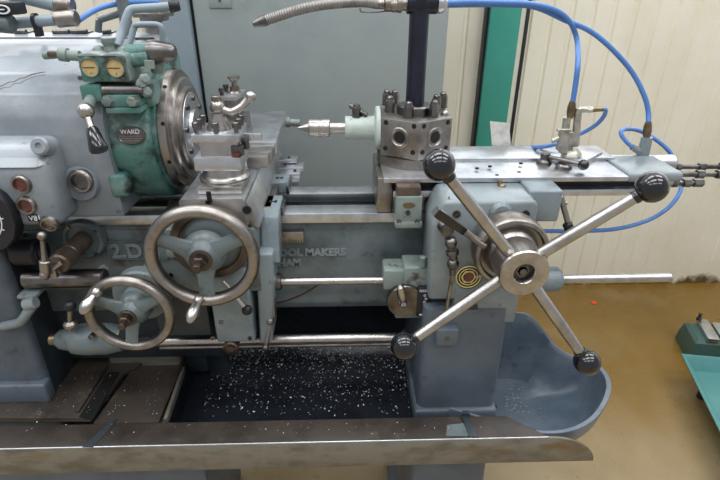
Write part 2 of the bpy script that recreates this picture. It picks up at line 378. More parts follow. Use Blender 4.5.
# ---- green spindle collar, chuck closing rings
x0 = at(112, 150, .93).x; x1 = at(150, 140, .94).x; xr = at(158, 150, SY).x
bm = B()
ztop = at(125, 112, .93).z; zc = at(130, 200, .925).z
RC = .142
arc = [(SY-RC*sin(t), SZ+RC*cos(t)) for t in [pi*k/24 for k in range(0, 25)]]
prism(bm, [(SY+.12, SZ+RC), (SY+.12, SZ-RC)] + [(y, z) for y, z in reversed(arc)], 'x', hr-.006, x1, .005, 3)
lathe(bm, (x1-.002, SY, SZ), X, [(.127, 0), (.127, .008), (.118, .010)], 64)
collar = obj('spindle_collar', bm, 'teal', lat, label='green painted spindle collar')
bm = B(); o = at(118, 188, .935); box(bm, o.x-.012, o.x+.022, .925, .99, o.z-.018, o.z+.03, .008, 3); obj('collar_foot', bm, 'teal', collar)
o = at(131, 136, .936); o = V((o.x, SY-sqrt_ if False else .9385, o.z))
bm = B(); lathe(bm, (0, 0, 0), (0, -1, 0), [(1, -.004), (1, .003), (.92, .004), (.88, .003), (0, .003)], 40)
for v in bm.verts: v.co = V((v.co.x*.026, v.co.y, v.co.z*.0165))
bmesh.ops.transform(bm, matrix=Matrix.Translation(o), verts=bm.verts)
np_ = obj('oval_nameplate', bm, 'dsteel', collar, label='small oval maker plate')
text('nameplate_lettering', 'WARD', .0115, .0006, (o.x, o.y-.0035, o.z+.0045), 'white', collar, align='CENTER')
bm = B()
for k, w in enumerate((.036, .042, .034)):
    box(bm, o.x-w/2, o.x+w/2, o.y-.0042, o.y-.003, o.z-.0005-k*.0042, o.z+.0008-k*.0042)
obj('nameplate_rules', bm, 'worn', collar)
# rings: each px column gives where a step stands on the spindle line
def ringx(px): return at(px, 128, SY).x
bm = B(); xs = at(160, 128, SY-.0).x
def disc(xa, xb, r, m, name, par, inner=None):
    bm = B(); prof = [(r*.5, xa), (r-.003, xa), (r, xa+.003), (r, xb-.003), (r-.004, xb), (r*.4, xb)]
    lathe(bm, (0, SY, SZ), X, prof, 80); return obj(name, bm, m, par)
xa = x1+.006
e1, e2, e3 = at(166.5, 130, .96).x, at(174, 130, .975).x, at(181, 130, .992).x
chuck = disc(xa, e1, .121, 'worn', 'chuck', lat)
disc(e1-.004, e2, .105, 'steel', 'chuck_ring', chuck)
disc(e2-.004, e3, .087, 'worn', 'chuck_ring', chuck)
xa = e3-.072
bm = B(); lathe(bm, (xa+.07, SY, SZ), X, [(.076, 0), (.074, .003), (.04, .004), (.038, .010), (.02, .010), (.018, 0), (0, 0)], 64); obj('chuck_face', bm, 'ground', chuck)
for k in range(8):
    c = 2*pi*k/8+.2; bm = B(); lathe(bm, (xa+.072, SY-.062*cos(c), SZ+.062*sin(c)), X, [(.006, 0), (.006, .006), (.003, .006), (.003, .003), (0, .003)], 12); obj('chuck_screw', bm, 'dsteel', chuck)
for k in range(10):
    c = 2*pi*k/10+.33; d = V((0, -cos(c), sin(c))); bm = B(); lathe(bm, V((x1+.02, SY, SZ))+d*.1175, d, [(.004, 0), (.004, .0045), (0, .0045)], 10); obj('ring_screw', bm, 'hole', chuck)

# ---- bracket on top of the collar: rod, clamp plate, ball lever, gauge box
CY = .94
a, b = at(97, 91, CY), at(146, 91, CY)
bm = B(); cyl(bm, a, V((b.x, CY, a.z)), pxw(7, CY, a.z), bev=.002); rod = obj('bracket_shaft', bm, 'dsteel', lat)
a, b = at(104, 98, CY-.02), at(141, 112, CY-.02)
bm = B(); box(bm, a.x, b.x, CY-.02, 1.0, b.z+.008, a.z+.004, .003); box(bm, a.x, b.x, CY-.024, 1.0, b.z-.002, b.z+.008, .002)
box(bm, a.x-.002, b.x+.012, .955, 1.1, b.z, at(120, 84, .955).z, .006)
br = obj('gauge_bracket', bm, 'teal', lat)
for px in (108, 133):
    o = at(px, 101, CY-.02); bm = B(); lathe(bm, o, (0, -1, 0), [(.011, 0), (.011, .002), (.009, .002), (.009, .008), (.007, .009), (0, .009)], 6); obj('hex_bolt', bm, 'pale', br)
for px, py in ((144, 79), (146, 92), (141, 84)):
    o = at(px, py, .94); bm = B(); lathe(bm, o, (.6, -1, .2), [(.010, 0), (.010, .008), (.006, .010), (.006, .014), (0, .014)], 6); obj('side_bolt', bm, 'pale', br)
# ball lever
a, b = at(78, 85, .925), at(103, 102, .925)
bm = B(); box(bm, a.x, b.x, .925, .96, b.z, a.z, .004); lv = obj('ball_lever', bm, 'teal', lat)
o = at(88, 101, .92); e = at(86, 111, .885)
bm = B(); cyl(bm, o+V((0, .02, .004)), e, .010); obj('lever_collar', bm, 'pale', lv)
bm = B(); ball(bm, e, pxw(8, .885, e.z)); cyl(bm, e, at(92, 131, .87), .006, .0065); obj('lever_ball', bm, 'steel', lv)
p, q = at(91.5, 128, .87), at(99.5, 151, .85)
bm = B(); lathe(bm, p, q-p, [(.0085, 0), (.010, .003), (.0155, (q-p).length-.004), (.014, (q-p).length)], 24); obj('lever_grip', bm, 'black', lv, label='black tapered grip')
# gauge box
GZ = .93
a, b = at(76, 55, GZ), at(131, 82, GZ)
bm = B()
w = b.x-a.x; h = a.z-b.z
top = []
for k in range(25):
    t = k/24; top.append((a.x+w*t, b.z+h*(.98+.10*abs(sin(2*pi*t))**.7)))
prism(bm, [(a.x, b.z), ] + top + [(b.x, b.z)], 'y', GZ, GZ+.06, .003, 2)
for t in (.25, .75):
    ball(bm, (a.x+w*t, GZ+.045, b.z+h*.95), w*.16)
box(bm, a.x+w*.1, b.x-w*.1, GZ+.03, GZ+.09, b.z-.03, b.z+h*.95, .01, 3)
lathe(bm, (a.x+w*.5, GZ+.045, b.z+h*.9), Z, [(.014, 0), (.011, .014), (.014, .02), (.014, .028)], 20)
gh = obj('gauge_housing', bm, 'pale', lat, label='pale green housing of the twin gauges')
bm = B(); box(bm, a.x+.002, b.x-.002, GZ-.0015, GZ+.002, b.z+.002, a.z-.001, .0008); obj('face_plate', bm, 'teal', gh)
for px, py in ((90, 67.5), (115.5, 68)):
    o = at(px, py, GZ-.001); R = pxw(9.2, GZ, o.z)
    bm = B(); lathe(bm, o, (0, -1, 0), [(R*1.06, -.002), (R*1.06, .002), (R, .003), (R*.92, .003), (R*.92, -.001)], 40); g = obj('gauge_rim', bm, 'teal', gh)
    bm = B(); lathe(bm, o, (0, -1, 0), [(R*.93, -.001), (R*.93, .0008), (0, .0008)], 32); obj('gauge_face', bm, 'amber', gh, label='amber round gauge face')
    bm = B(); box(bm, o.x-R*.8, o.x+R*.5, o.y-.0015, o.y-.0008, o.z-.0006, o.z+.0006); box(bm, o.x-.0005, o.x+.0005, o.y-.0015, o.y-.0008, o.z-R*.7, o.z-R*.5); obj('gauge_needle', bm, 'mblack', gh)
for px, py in ((80.5, 78), (123.5, 60), (124, 79)):
    o = at(px, py, GZ); bm = B(); lathe(bm, o, (0, -1, 0), [(.004, -.001), (.004, .002), (0, .003)], 12); obj('housing_screw', bm, 'dsteel', gh)
# pipe stub left of gauge box
bm = B(); a = at(80, 56, .96); cyl(bm, a, at(66, 55, .96), .009); cyl(bm, at(68, 55, .96), at(60, 54, .96), .012); cyl(bm, at(61, 54, .96), at(44, 55.5, .96), .007)
ob = obj('oil_pipe_stub', bm, 'pale', lat)
bm = B(); a, b = at(47, 51, .955), at(60, 57, .955); box(bm, a.x, b.x, .95, .97, b.z, a.z, .003); obj('pipe_cap', bm, 'rust', ob)
# right pipe with dark taper end
p, q, r_ = at(128, 54, .97), at(153, 52, .97), at(173, 52, .97)
bm = B(); cyl(bm, p, q, .016, bev=.002); cyl(bm, at(132, 60, .96), at(150, 58, .96), .013); vb = obj('valve_barrel', bm, 'teal', lat)
bm = B(); lathe(bm, q-V((.006, 0, 0)), r_-q, [(.020, 0), (.021, .01), (.014, .042), (.010, .046)], 24); obj('tapered_knob', bm, 'dsteel', vb)
bm = B(); cyl(bm, at(149, 60, .95), at(150, 68, .95), .009); cyl(bm, at(157, 61, .98), at(158, 73, .98), .012, bev=.002); cyl(bm, at(163, 60, .98), at(168, 60, .98), .006); obj('valve_fitting', bm, 'pale', vb)
# bent levers over the headstock
bm = B(); tube(bm, [at(117, 46, .97), at(122, 32, .99), at(127, 17, 1.0), at(131, 10, 1.005), at(140, 8.5, 1.01), at(156, 7.5, 1.02), at(172, 6, 1.03)], .0075, 14, 5); bl = obj('bent_lever', bm, 'cabl', lat, label='long bent blue-grey lever')
bm = B(); cyl(bm, at(169, 6.3, 1.03), at(180, 5.5, 1.035), .0115, .009, bev=.002); obj('lever_tip', bm, 'mblack', bl)
bm = B(); tube(bm, [at(125, 54, 1.05), at(130, 42, 1.06), at(134, 28, 1.07), at(137, 25, 1.07), at(146, 24.5, 1.08), at(158, 25, 1.08), at(162, 30, 1.08), at(163, 42, 1.08)], .006, 12, 5); obj('bent_lever', bm, 'cabl', lat, label='short bent blue-grey lever')
# rear cover lump of headstock
bm = B(); a, b = at(124, 40, 1.16), at(160, 60, 1.16); box(bm, a.x, b.x-.01, 1.12, 1.3, 1.2, a.z, .02, 4); obj('headstock_end_cap', bm, 'head', lat)
# filler post and clamps on top
bm = B(); a, b = at(122, 0, 1.2), at(120, 36, 1.2); cyl(bm, (a.x, 1.2, 1.30), (a.x, 1.2, a.z+.03), .0125); cyl(bm, (a.x, 1.2, 1.31), (a.x, 1.2, 1.33), .02)
cyl(bm, (a.x, 1.2, at(120, 12, 1.2).z), at(99, 20, 1.2), .007); cyl(bm, at(99, 20, 1.2), at(98, 32, 1.2), .007)
obj('standpipe', bm, 'bed', lat)
bm = B(); a, b = at(137, 8, 1.3), at(162, 22, 1.3); box(bm, a.x, b.x, 1.3, 1.36, b.z, a.z, .004); box(bm, a.x-.01, b.x+.01, 1.29, 1.37, a.z-.02, a.z-.01, .002)
cyl(bm, (a.x+.02, 1.33, a.z), (a.x+.02, 1.33, a.z+.06), .016); cyl(bm, (a.x+.03, 1.3, 1.25), (a.x+.03, 1.3, b.z), .02)
obj('rear_control_block', bm, 'worn', lat)
# hinge strips of the lid
bm = B(); z = 1.336; box(bm, -1.0, -.40, 1.16, 1.163, z-.003, z+.003); 
obj('lid_seam', bm, 'dsteel', lat)
for px, py, w in ((60, 28, 14), (78, 27, 14), (20, 30, 10), (105, 24, 7)):
    o = at(px, py, 1.22); bm = B(); cyl(bm, (o.x-pxw(w, 1.2)/2, 1.22, 1.345), (o.x+pxw(w, 1.2)/2, 1.22, 1.345), .005); box(bm, o.x-pxw(w, 1.2)/2, o.x+pxw(w, 1.2)/2, 1.22, 1.25, 1.339, 1.344); obj('lid_hinge', bm, 'dsteel', lat)

# ---- saddle, cross slide, tool posts
SL, SR = -.302, -.184
CZ = 1.094
bm = B()
prism(bm, [(SL, 1.035), (SR, 1.035), (SR, CZ-.004), (SR-.004, CZ), (SL+.004, CZ), (SL, CZ-.004)], 'y', .86, 1.40)
cs = obj('cross_slide', bm, 'ground', lat)
bm = B(); o = at(247, 210, .86); lathe(bm, o+V((0, .001, 0)), (0, -1, 0), [(.009, 0), (.009, .0015), (.007, .0015)], 24); obj('bore_ring', bm, 'worn', cs)
bm = B(); lathe(bm, o+V((0, .001, 0)), (0, -1, 0), [(.0072, 0), (.0072, .002), (0, .002)], 24); obj('bore', bm, 'hole', cs)
bm = B(); a, b = at(206, 192, .8575), at(212, 203, .8575); box(bm, a.x, b.x, .8568, .8605, b.z, a.z); box(bm, a.x-.004, a.x+.004, .8568, .8605, b.z-.004, b.z+.004); obj('key_slot', bm, 'hole', cs)
# raised rear slab
a = az(286, 111, 1.125); b = az(276, 142, 1.125); 
bm = B(); prism(bm, [(b.x-.085, b.y), (b.x, b.y), (a.x, a.y), (a.x-.10, a.y)], 'z', 1.094, 1.125, .002); obj('rear_slab', bm, 'ground', cs)
# terrace steps between front post and slab
for (u0_, v0_, u1_, v1_, Yf, Yb) in ((246, 152, 272, 156, 1.06, 1.13), (246, 157, 268, 163, 1.03, 1.10)):
    a, b = at(u0_, v0_, Yf), at(u1_, v1_, Yf); bm = B(); box(bm, a.x, b.x, Yf, Yb, CZ, a.z, .0015); obj('slide_step', bm, 'steel', cs)
bm = B(); prism(bm, [(SR, 1.03), (SR+.022, 1.03), (SR, CZ-.012)], 'y', .875, 1.36, .001); obj('dovetail_strip', bm, 'ground', cs)

def saddle_parts():
    bm = B()
    box(bm, -.335, -.150, .95, 1.16, 1.0125, 1.036, .003)      # bridge
    # left wing over the ways
    a = az(150, 200, 1.03)
    prism(bm, [(-.365, .93), (-.30, .90), (-.30, 1.02), (-.375, 1.02)], 'z', 1.0125, 1.030, .003)
    sd = obj('saddle', bm, 'worn', lat)
    # right front wing: pad over the front way then curving down the front
    bm = B(); a = at(262, 194, .955); b = at(280, 201, .945)
    xl, xr_ = SR+.014, at(279, 201, .95).x
    top = 1.036
    prism(bm, [(1.022, 1.0125), (1.022, top), (.955, top), (.93, top-.008), (.915, 1.0), (.90, .965), (.895, .94), (.90, .935), (.93, .935), (.965, .965), (.965, 1.0125)], 'x', xl, xr_, .004, 3)
    w1 = obj('saddle_wing', bm, 'blue', sd)
    bm = B(); box(bm, xl+.002, xr_+.004, 1.085, 1.14, 1.0125, 1.042, .004, 3); obj('saddle_wing', bm, 'blue', sd)
    for Yc, zc in ((.985, top), (1.11, 1.042)):
        bm = B(); o = V(((xl+xr_)/2, Yc, zc-.001))
        for dx in (-.007, .004): box(bm, o.x+dx, o.x+dx+.005, Yc-.006, Yc+.006, zc-.001, zc+.0008)
        box(bm, o.x-.006, o.x+.008, Yc-.0015, Yc+.0015, zc-.001, zc+.0008); obj('oil_slot', bm, 'hole', sd)
    for Yc in (.966, 1.083):
        bm = B(); box(bm, xr_, xr_+.006, Yc-.002, Yc+.045, 1.0125, 1.032, .001); obj('way_wiper', bm, 'dsteel', sd)
    return sd
sd = saddle_parts()
# stop bracket behind the carriage
def pbox(bm, u0, v0, u1, v1, Y, dy, bev=.0015, seg=2):
    a, b = at((u0), (v0+v1)/2, Y), at(u1, (v0+v1)/2, Y); zt, zb = at((u0+u1)/2, v0, Y).z, at((u0+u1)/2, v1, Y).z
    box(bm, a.x, b.x, Y, Y+dy, zb, zt, bev, seg)
bm = B(); pbox(bm, 279, 160, 297, 163, 1.20, .035); pbox(bm, 279, 168, 303, 173, 1.17, .05); pbox(bm, 279, 174, 300, 178, 1.15, .02); pbox(bm, 280, 178, 299, 186, 1.155, .05)
sb = obj('stop_bracket', bm, 'ground', lat)
for px, py, Y in ((289, 158, 1.215), (285, 165, 1.19), (295, 171, 1.168)):
    o = at(px, py, Y); bm = B(); lathe(bm, o, (0, -.6, 1), [(.004, -.004), (.004, .002), (0, .002)], 12); obj('stop_screw', bm, 'hole', sb)
bm = B(); cyl(bm, at(284, 122, 1.4), at(300, 123, 1.4), .010); cyl(bm, at(286, 122, 1.4), at(290, 122, 1.4), .014); obj('rear_stud', bm, 'pale', lat)

def tool_post(cx, name):
    TPY = .90
    bm = B()
    # swivel base
    zA = CZ; a, b = at(197, 190, .885), at(242, 190, .885)
    box(bm, a.x, b.x, .885, .985, zA, zA+.014, .002)
    c = V(((a.x+b.x)/2, .94, 0))
    lathe(bm, (c.x, c.y, zA+.014), Z, [(.048, 0), (.048, .004), (.043, .007), (.040, .012), (.040, .026)], 48)
    tp = obj('tool_post', bm, 'steel', lat)
    z1 = at(217, 171, TPY).z; z2 = at(217, 158, TPY).z; z3 = at(217, 143, TPY).z; z4 = at(217, 135, TPY).z
    l, r = at(194, 165, TPY).x, at(241, 165, TPY).x
    bm = B(); box(bm, l, r, TPY, TPY+.085, z1, z2, .0015); obj('lower_jaw', bm, 'ground', tp)
    bm = B(); box(bm, l+.012, r-.004, TPY+.010, TPY+.075, z2, z3); obj('post_core', bm, 'steel', tp)
    l, r = at(191, 139, TPY).x, at(239, 139, TPY).x
    bm = B(); box(bm, l, r, TPY, TPY+.088, z3, z4, .0015); obj('top_plate', bm, 'ground', tp)
    # clamping bolts
    for (px, py) in ((194.5, 126), (200, 121), (204.5, 117.5), (215, 127.5), (235, 127), (238, 123), (241, 118)):
        pass
    cx = (l+r)/2
    for dx, dy in ((-.036, .016), (-.036, .042), (-.036, .070), (0.0, .012), (.036, .014), (.036, .042), (.036, .070)):
        o = V((cx+dx, TPY+dy, z4)); bm = B()
        lathe(bm, o, Z, [(.0042, 0), (.0042, .010), (.0062, .010), (.0062, .0185), (.005, .020), (0, .020)], 6 if False else 14); obj('clamp_bolt', bm, 'dsteel', tp)
    o = V((cx, TPY+.044, z4))
    bm = B(); lathe(bm, o, Z, [(.024, 0), (.023, .006), (.012, .026), (.012, .030)], 32); ball(bm, o+V((0, 0, .040)), .0135)
    hz = o.z+.040
    pts = [o+V((0, 0, .040)), at(230, 112, TPY+.044), at(240, 108, TPY+.044), at(246, 102, TPY+.046), at(250.5, 97, TPY+.046)]
    tube(bm, pts, lambda t: .0075-.001*t, 14, 6); ball(bm, pts[-1]+V((.0008, 0, .001)), .0098)
    obj('clamp_handle', bm, 'steel', tp)
    bm = B(); lathe(bm, o+V((0, 0, .048)), Z, [(.009, 0), (.009, .011), (.0075, .0125), (0, .0125)], 6); obj('handle_nut', bm, 'worn', tp)
    # red tipped tool on the right side
    return z2, z3, r
z2, z3, tr = tool_post(0, 'f')
# cutting tools held in the post
bm = B(); box(bm, tr-.018, tr+.004, .905, .917, z2+.002, z2+.020, .001); box(bm, tr-.003, tr+.010, .93, .942, z2+.006, z2+.03, .001)
ct = obj('cutting_tool', bm, 'dsteel', label='dark cutting tool bit clamped in the right side of the front tool post', cat='tool bit')
bm = B(); box(bm, tr-.016, tr-.004, .9035, .9055, z2+.001, z2+.008); obj('tool_tip', bm, 'red', ct)
bm = B(); a, b = at(243, 134, .955), at(262, 141, .955); box(bm, a.x-.02, b.x, .955, .967, a.z-.012, a.z, .001); box(bm, a.x-.01, a.x+.02, .95, .955, a.z-.012, a.z+.002, .001)
obj('boring_bar', bm, 'ground', label='bright square tool shank sticking out to the right of the front tool post', cat='tool bit')
# rear tool post
RY = 1.20
bm = B(); pbox(bm, 225, 97, 239, 122, RY, .06, .002); rp = obj('rear_tool_post', bm, 'worn', lat)
a, b = at(222, 95, RY), at(240, 98, RY)
bm = B(); prism(bm, [(a.x, RY-.01), (b.x-.006, RY-.01), (b.x+.006, RY+.07), (a.x+.006, RY+.07)], 'z', b.z-.004, a.z, .001); obj('top_plate', bm, 'ground', rp)
o = V(((a.x+b.x)/2+.004, RY+.03, a.z))
bm = B(); lathe(bm, o, Z, [(.015, 0), (.011, .004), (.011, .014), (.006, .014), (.006, .024), (.008, .026), (.0145, .034), (.0145, .037), (0, .038)], 24); obj('clamp_screw', bm, 'worn', rp)
for dx, dy in ((-.014, -.004), (-.012, .04)):
    bm = B(); lathe(bm, V((a.x+.004+dx*.2, RY+dy, a.z)), Z, [(.005, 0), (.005, .008), (.007, .008), (.007, .016), (0, .017)], 12); obj('clamp_bolt', bm, 'dsteel', rp)
bm = B(); box(bm, a.x-.01, b.x+.005, RY-.02, RY+.08, 1.12, at(232, 121, RY).z+.004, .002); obj('post_base', bm, 'worn', rp)

# ---- apron
AY = .872
bm = B(); a, b = at(150, 218, AY), at(262, 292, AY)
box(bm, a.x, b.x, AY, .972, b.z, 1.03, .006, 3)
box(bm, at(145, 240, AY).x, a.x+.02, AY-.004, .96, at(150, 260, AY).z, at(150, 240, AY).z, .003)
ap = obj('apron', bm, 'bed', lat)
a, b = at(208, 288, .86), at(255, 343, .86)
bm = B(); box(bm, a.x, b.x, .862, .94, b.z, at(230, 270, .86).z, .006, 3); obj('apron_plate', bm, 'blue', ap, label='light blue lower apron plate')
bm = B(); prism(bm, [(at(255, 300, .875).x, at(250, 345, .875).z), (at(268, 300, .875).x, at(262, 343, .875).z), (at(273, 280, .875).x, at(270, 285, .875).z), (at(273, 255, .875).x, at(270, 254, .875).z), (at(255, 255, .875).x, at(258, 254, .875).z)], 'y', .875, .96, .006, 3)
obj('apron_side', bm, 'blue', ap)
bm = B(); pbox(bm, 155, 290, 208, 336, .885, .07, .004); obj('apron_box', bm, 'dark', ap)
for px, py in ((213, 338), (250, 338), (221, 322), (176, 258), (171, 275), (243, 276)):
    Y = .862 if py > 300 else AY; o = at(px, py, Y); bm = B(); lathe(bm, o, (0, -1, 0), [(.005, -.002), (.005, .0015), (.003, .0015), (.003, 0), (0, 0)], 16); obj('apron_screw', bm, 'dsteel', ap)
bm = B(); o = at(231, 347, .868); lathe(bm, o, (0, -1, 0), [(.016, -.05), (.016, .004), (.013, .007), (.012, .003), (.007, .003), (.007, .007), (0, .007)], 28); obj('apron_boss', bm, 'rust', ap)
bm = B(); pbox(bm, 148, 262, 165, 268, .88, .05); pbox(bm, 166, 250, 180, 258, .868, .02); pbox(bm, 150, 244, 160, 260, .866, .03, .003); obj('apron_lug', bm, 'pale', ap)

def handwheel(cx, cz, Y, R, name, spokes, hdl, hub_len, m_rim='worn'):
    o = V((cx, Y, cz))
    bm = B()
    r = R*.115
    prof = []
    n = 16
    for k in range(n): 
        t = 2*pi*k/n; prof.append((R-r+r*cos(t)*1.0, r*1.25*sin(t)))
    lathe(bm, o, (0, -1, 0), prof, 72, closed=True)
    hw = obj('handwheel', bm, m_rim, lat, label=None)
    bm = B()
    lathe(bm, o, (0, -1, 0), [(R*.40, -.026), (R*.38, -.012), (R*.28, .002), (R*.22, .008), (R*.20, .012), (0, .014)], 40)
    for a_ in spokes:
        d = V((cos(a_), 0, sin(a_))); n_ = V((-sin(a_), 0, cos(a_)))
        t = B(); rings = []
        for s, w, y, th in ((R*.15, R*.22, -.006, .010), (R*.45, R*.15, -.004, .008), (R*.70, R*.14, 0, .007), (R*.90, R*.17, 0, .007)):
            c = o+d*s+V((0, -y, 0)); ring = []
            for k in range(12):
                u = 2*pi*k/12; ring.append(t.verts.new(c+n_*w*cos(u)+V((0, 1, 0))*th*sin(u)))
            rings.append(ring)
        for p, q in zip(rings, rings[1:]):
            for i in range(12): t.faces.new((p[i], p[(i+1) % 12], q[(i+1) % 12], q[i]))
        t.faces.new(rings[0]); t.faces.new(rings[-1]); bmesh.ops.recalc_face_normals(t, faces=t.faces); merge(bm, t)
    obj('spokes', bm, 'bed', hw, label='grey-green spokes and hub')
    bm = B(); e = o+V((0, -.012, 0))
    lathe(bm, e, (0, -1, 0), [(R*.20, 0), (R*.20, .003), (R*.17, .005), (R*.16, .005)], 32); lathe(bm, e+V((0, -.004, 0)), (0, -1, 0), [(R*.135, 0), (R*.135, .010), (R*.11, .012)], 6)
    cyl(bm, e, e+V((0, -hub_len, 0)), R*.08, bev=.001); lathe(bm, e+V((0, -.016, 0)), (0, -1, 0), [(R*.11, 0), (R*.11, .006), (0, .007)], 6)
    obj('hub_nut', bm, 'nut', hw)
    p, q = hdl
    d = q-p; L = d.length
    bm = B(); lathe(bm, p, d, [(.0085, -.003), (.0095, .002), (.0085, .006), (.0065, .009), (.0085, L*.35), (.0118, L*.58), (.0105, L*.78), (.0055, L*.95), (.002, L)], 24)
    cyl(bm, V((p.x, Y, p.z)), p, .006)
    obj('crank_handle', bm, 'steel', hw, label='polished crank handle')
    return hw
WZ = 1.008
hw1 = handwheel(-.2555, WZ, .80, .102, 'a', [radians(t) for t in (152, 28, 268)], (at(199, 299, .785), at(189, 323, .74)), .034)
# graduated dial behind the big handwheel
bm = B(); o = V((-.252, 0, WZ+.004)); lathe(bm, (o.x, .868, o.z), (0, -1, 0), [(.073, 0), (.073, .026), (.071, .028), (.058, .028), (.056, .022), (0, .022)], 64)
obj('graduated_dial', bm, 'rust', hw1)
bm = B(); lathe(bm, (o.x, .848, o.z), (0, -1, 0), [(.053, 0), (.053, .002), (.02, .012), (0, .012)], 48); obj('dial_face', bm, 'bed', hw1)
hw2 = handwheel(-.3975, .902, .78, .0815, 'b', [radians(t) for t in (150, 30, 262)], (at(97, 292, .765), at(81, 314, .73)), .03)
bm = B(); cyl(bm, (-.3975, .80, .902), (-.3975, .94, .902), .03, bev=.003); lathe(bm, (-.3975, .86, .902), (0, -1, 0), [(.055, 0), (.055, .02), (.052, .024), (.03, .03)], 48); obj('wheel_gearbox', bm, 'bed', lat)
# small feed lever with ball knob
p, q = at(223, 281, .85), at(247, 310, .835)
bm = B(); cyl(bm, p, q, .0045); fl = obj('feed_lever', bm, 'steel', lat)
bm = B(); ball(bm, q, .0105); obj('ball_knob', bm, 'mblack', fl)
# trip lever right of apron
bm = B(); tube(bm, [at(270, 306, .885), at(269.5, 325, .88), at(266, 346, .872)], .005, 10, 4); ball(bm, at(265.5, 347, .872), .007); ball(bm, at(270, 321, .88), .0085)
pbox(bm, 266, 304, 275, 318, .885, .03, .003); obj('trip_lever', bm, 'worn', lat)

# ---- rods
zr = at(330, 281, .93).z
bm = B(); cyl(bm, (-.20, .93, zr), (at(388, 280, .93).x, .93, zr), .0085); obj('feed_rod', bm, 'steel', lat)
bm = B(); xa_ = at(268, 283, .93).x; cyl(bm, (xa_, .93, zr), (at(282, 283, .93).x, .93, zr), .0185, bev=.002); obj('rod_collar', bm, 'dsteel', lat)
zl = at(330, 338.5, .93).z; zl2 = at(330, 346, .93).z
bm = B(); cyl(bm, (at(110, 344, .93).x, .93, zl), (at(445, 338, .93).x, .93, zl), .0115); obj('control_shaft', bm, 'steel', lat)
bm = B(); cyl(bm, (at(160, 350, .93).x, .935, zl2), (at(445, 346, .93).x, .935, zl2), .0055); obj('stop_rod', bm, 'worn', lat)

# ---- left lower cluster
bm = B(); o = at(83, 240, .965); R = pxw(19, .965, o.z)
lathe(bm, o+V((0, .02, 0)), (0, -1, 0), [(R*1.12, 0), (R*1.1, .016), (R, .022), (R*.85, .022), (R*.8, .015), (0, .015)], 40)
sh = obj('selector_boss', bm, 'bed', lat)
e = V((o.x+.002, .80, o.z))
bm = B(); lathe(bm, V((o.x, .965, o.z)), (0, -1, 0), [(.019, 0), (.019, .06), (.0175, .062), (.0175, .066), (.020, .068), (.020, .10), (.017, .104), (0, .104)], 32); obj('selector_shaft', bm, 'rust', sh)
for k in range(4):
    c = k*pi/2+.6; bm = B(); lathe(bm, o+V((cos(c)*R*.92, -.003, sin(c)*R*.92)), (0, -1, 0), [(.004, 0), (.004, .003), (0, .003)], 8); obj('boss_screw', bm, 'dsteel', sh)
# ball handled selector lever
bm = B(); p, q = at(45, 275, .83), at(42, 236, .83)
ball(bm, q, .0085); cyl(bm, q, at(45, 263, .83), .0038, .0055); cyl(bm, at(45, 260, .83), at(46, 272, .83), .010, bev=.002); ball(bm, p, .0095); cyl(bm, at(46, 273, .835), at(62, 262, .845), .0055)
pbox(bm, 44, 268, 56, 279, .84, .02, .004)
obj('selector_lever', bm, 'worn', lat)
# dark horizontal drum
zz = at(60, 281, .90).z
bm = B(); cyl(bm, (at(22, 281, .90).x, .91, zz), (at(104, 281, .90).x, .91, zz), .0195, bev=.003); obj('oil_pump_drum', bm, 'dsteel', lat)
bm = B(); o = at(26, 255, .905); cyl(bm, (o.x-.03, .92, o.z), (o.x+.02, .92, o.z), .028, bev=.004); lathe(bm, (o.x+.02, .92, o.z), X, [(.022, 0), (.022, .004), (.018, .004), (.018, .010), (0, .010)], 32); obj('clutch_housing', bm, 'mblack', lat)
bm = B(); pbox(bm, 16, 296, 36, 300, .88, .05, .004); tube(bm, [at(34, 303, .87), at(28, 312, .865), at(20, 322, .87), at(4, 326, .88)], .010, 14, 5); cyl(bm, at(25, 305, .865), at(36, 302, .865), .0125, bev=.002); obj('elbow_pipe', bm, 'paint', lat)
bm = B(); o = at(101, 272, .93); hexp(bm, o+V((0, .015, 0)), (0, -1, 0), .010, .03); obj('bed_bolt', bm, 'pale', lat)
bm = B(); box(bm, -.72, -.30, .99, 1.02, .62, BZ, .01); obj('bed_skirt', bm, 'dark', lat)
# lower left gear barrel below the small wheel
zc = at(80, 342, .87).z
bm = B(); lathe(bm, (at(49, 342, .87).x, .88, zc), X, [(.010, 0), (.012, .002), (.012, .012), (.015, .012), (.021, .02), (.026, .045), (.026, .048), (.031, .048), (.034, .07), (.033, .12), (.026, .15)], 36); gbx = obj('gear_barrel', bm, 'bed', lat)
bm = B(); lathe(bm, (at(49, 342, .87).x-.002, .88, zc), X, [(.011, 0), (.012, .001), (.0125, .012), (.0125, .016)], 24); obj('barrel_cap', bm, 'brass', gbx)
for px, py in ((91, 337), (112, 338)):
    o = at(px, py, .845); bm = B(); lathe(bm, o, (0, -1, .2), [(.006, -.01), (.006, .002), (.0035, .002), (.0035, 0), (0, 0)], 16); obj('barrel_screw', bm, 'dsteel', gbx)
o = at(70, 306, .85)
bm = B(); cyl(bm, at(70, 329, .86), at(70, 308, .85), .005); lathe(bm, at(71, 325, .86), Z, [(.014, 0), (.014, .006), (.009, .012)], 20); pk = obj('pull_knob', bm, 'worn', lat)
bm = B(); ball(bm, o, .0115); obj('ball_knob', bm, 'mblack', pk)

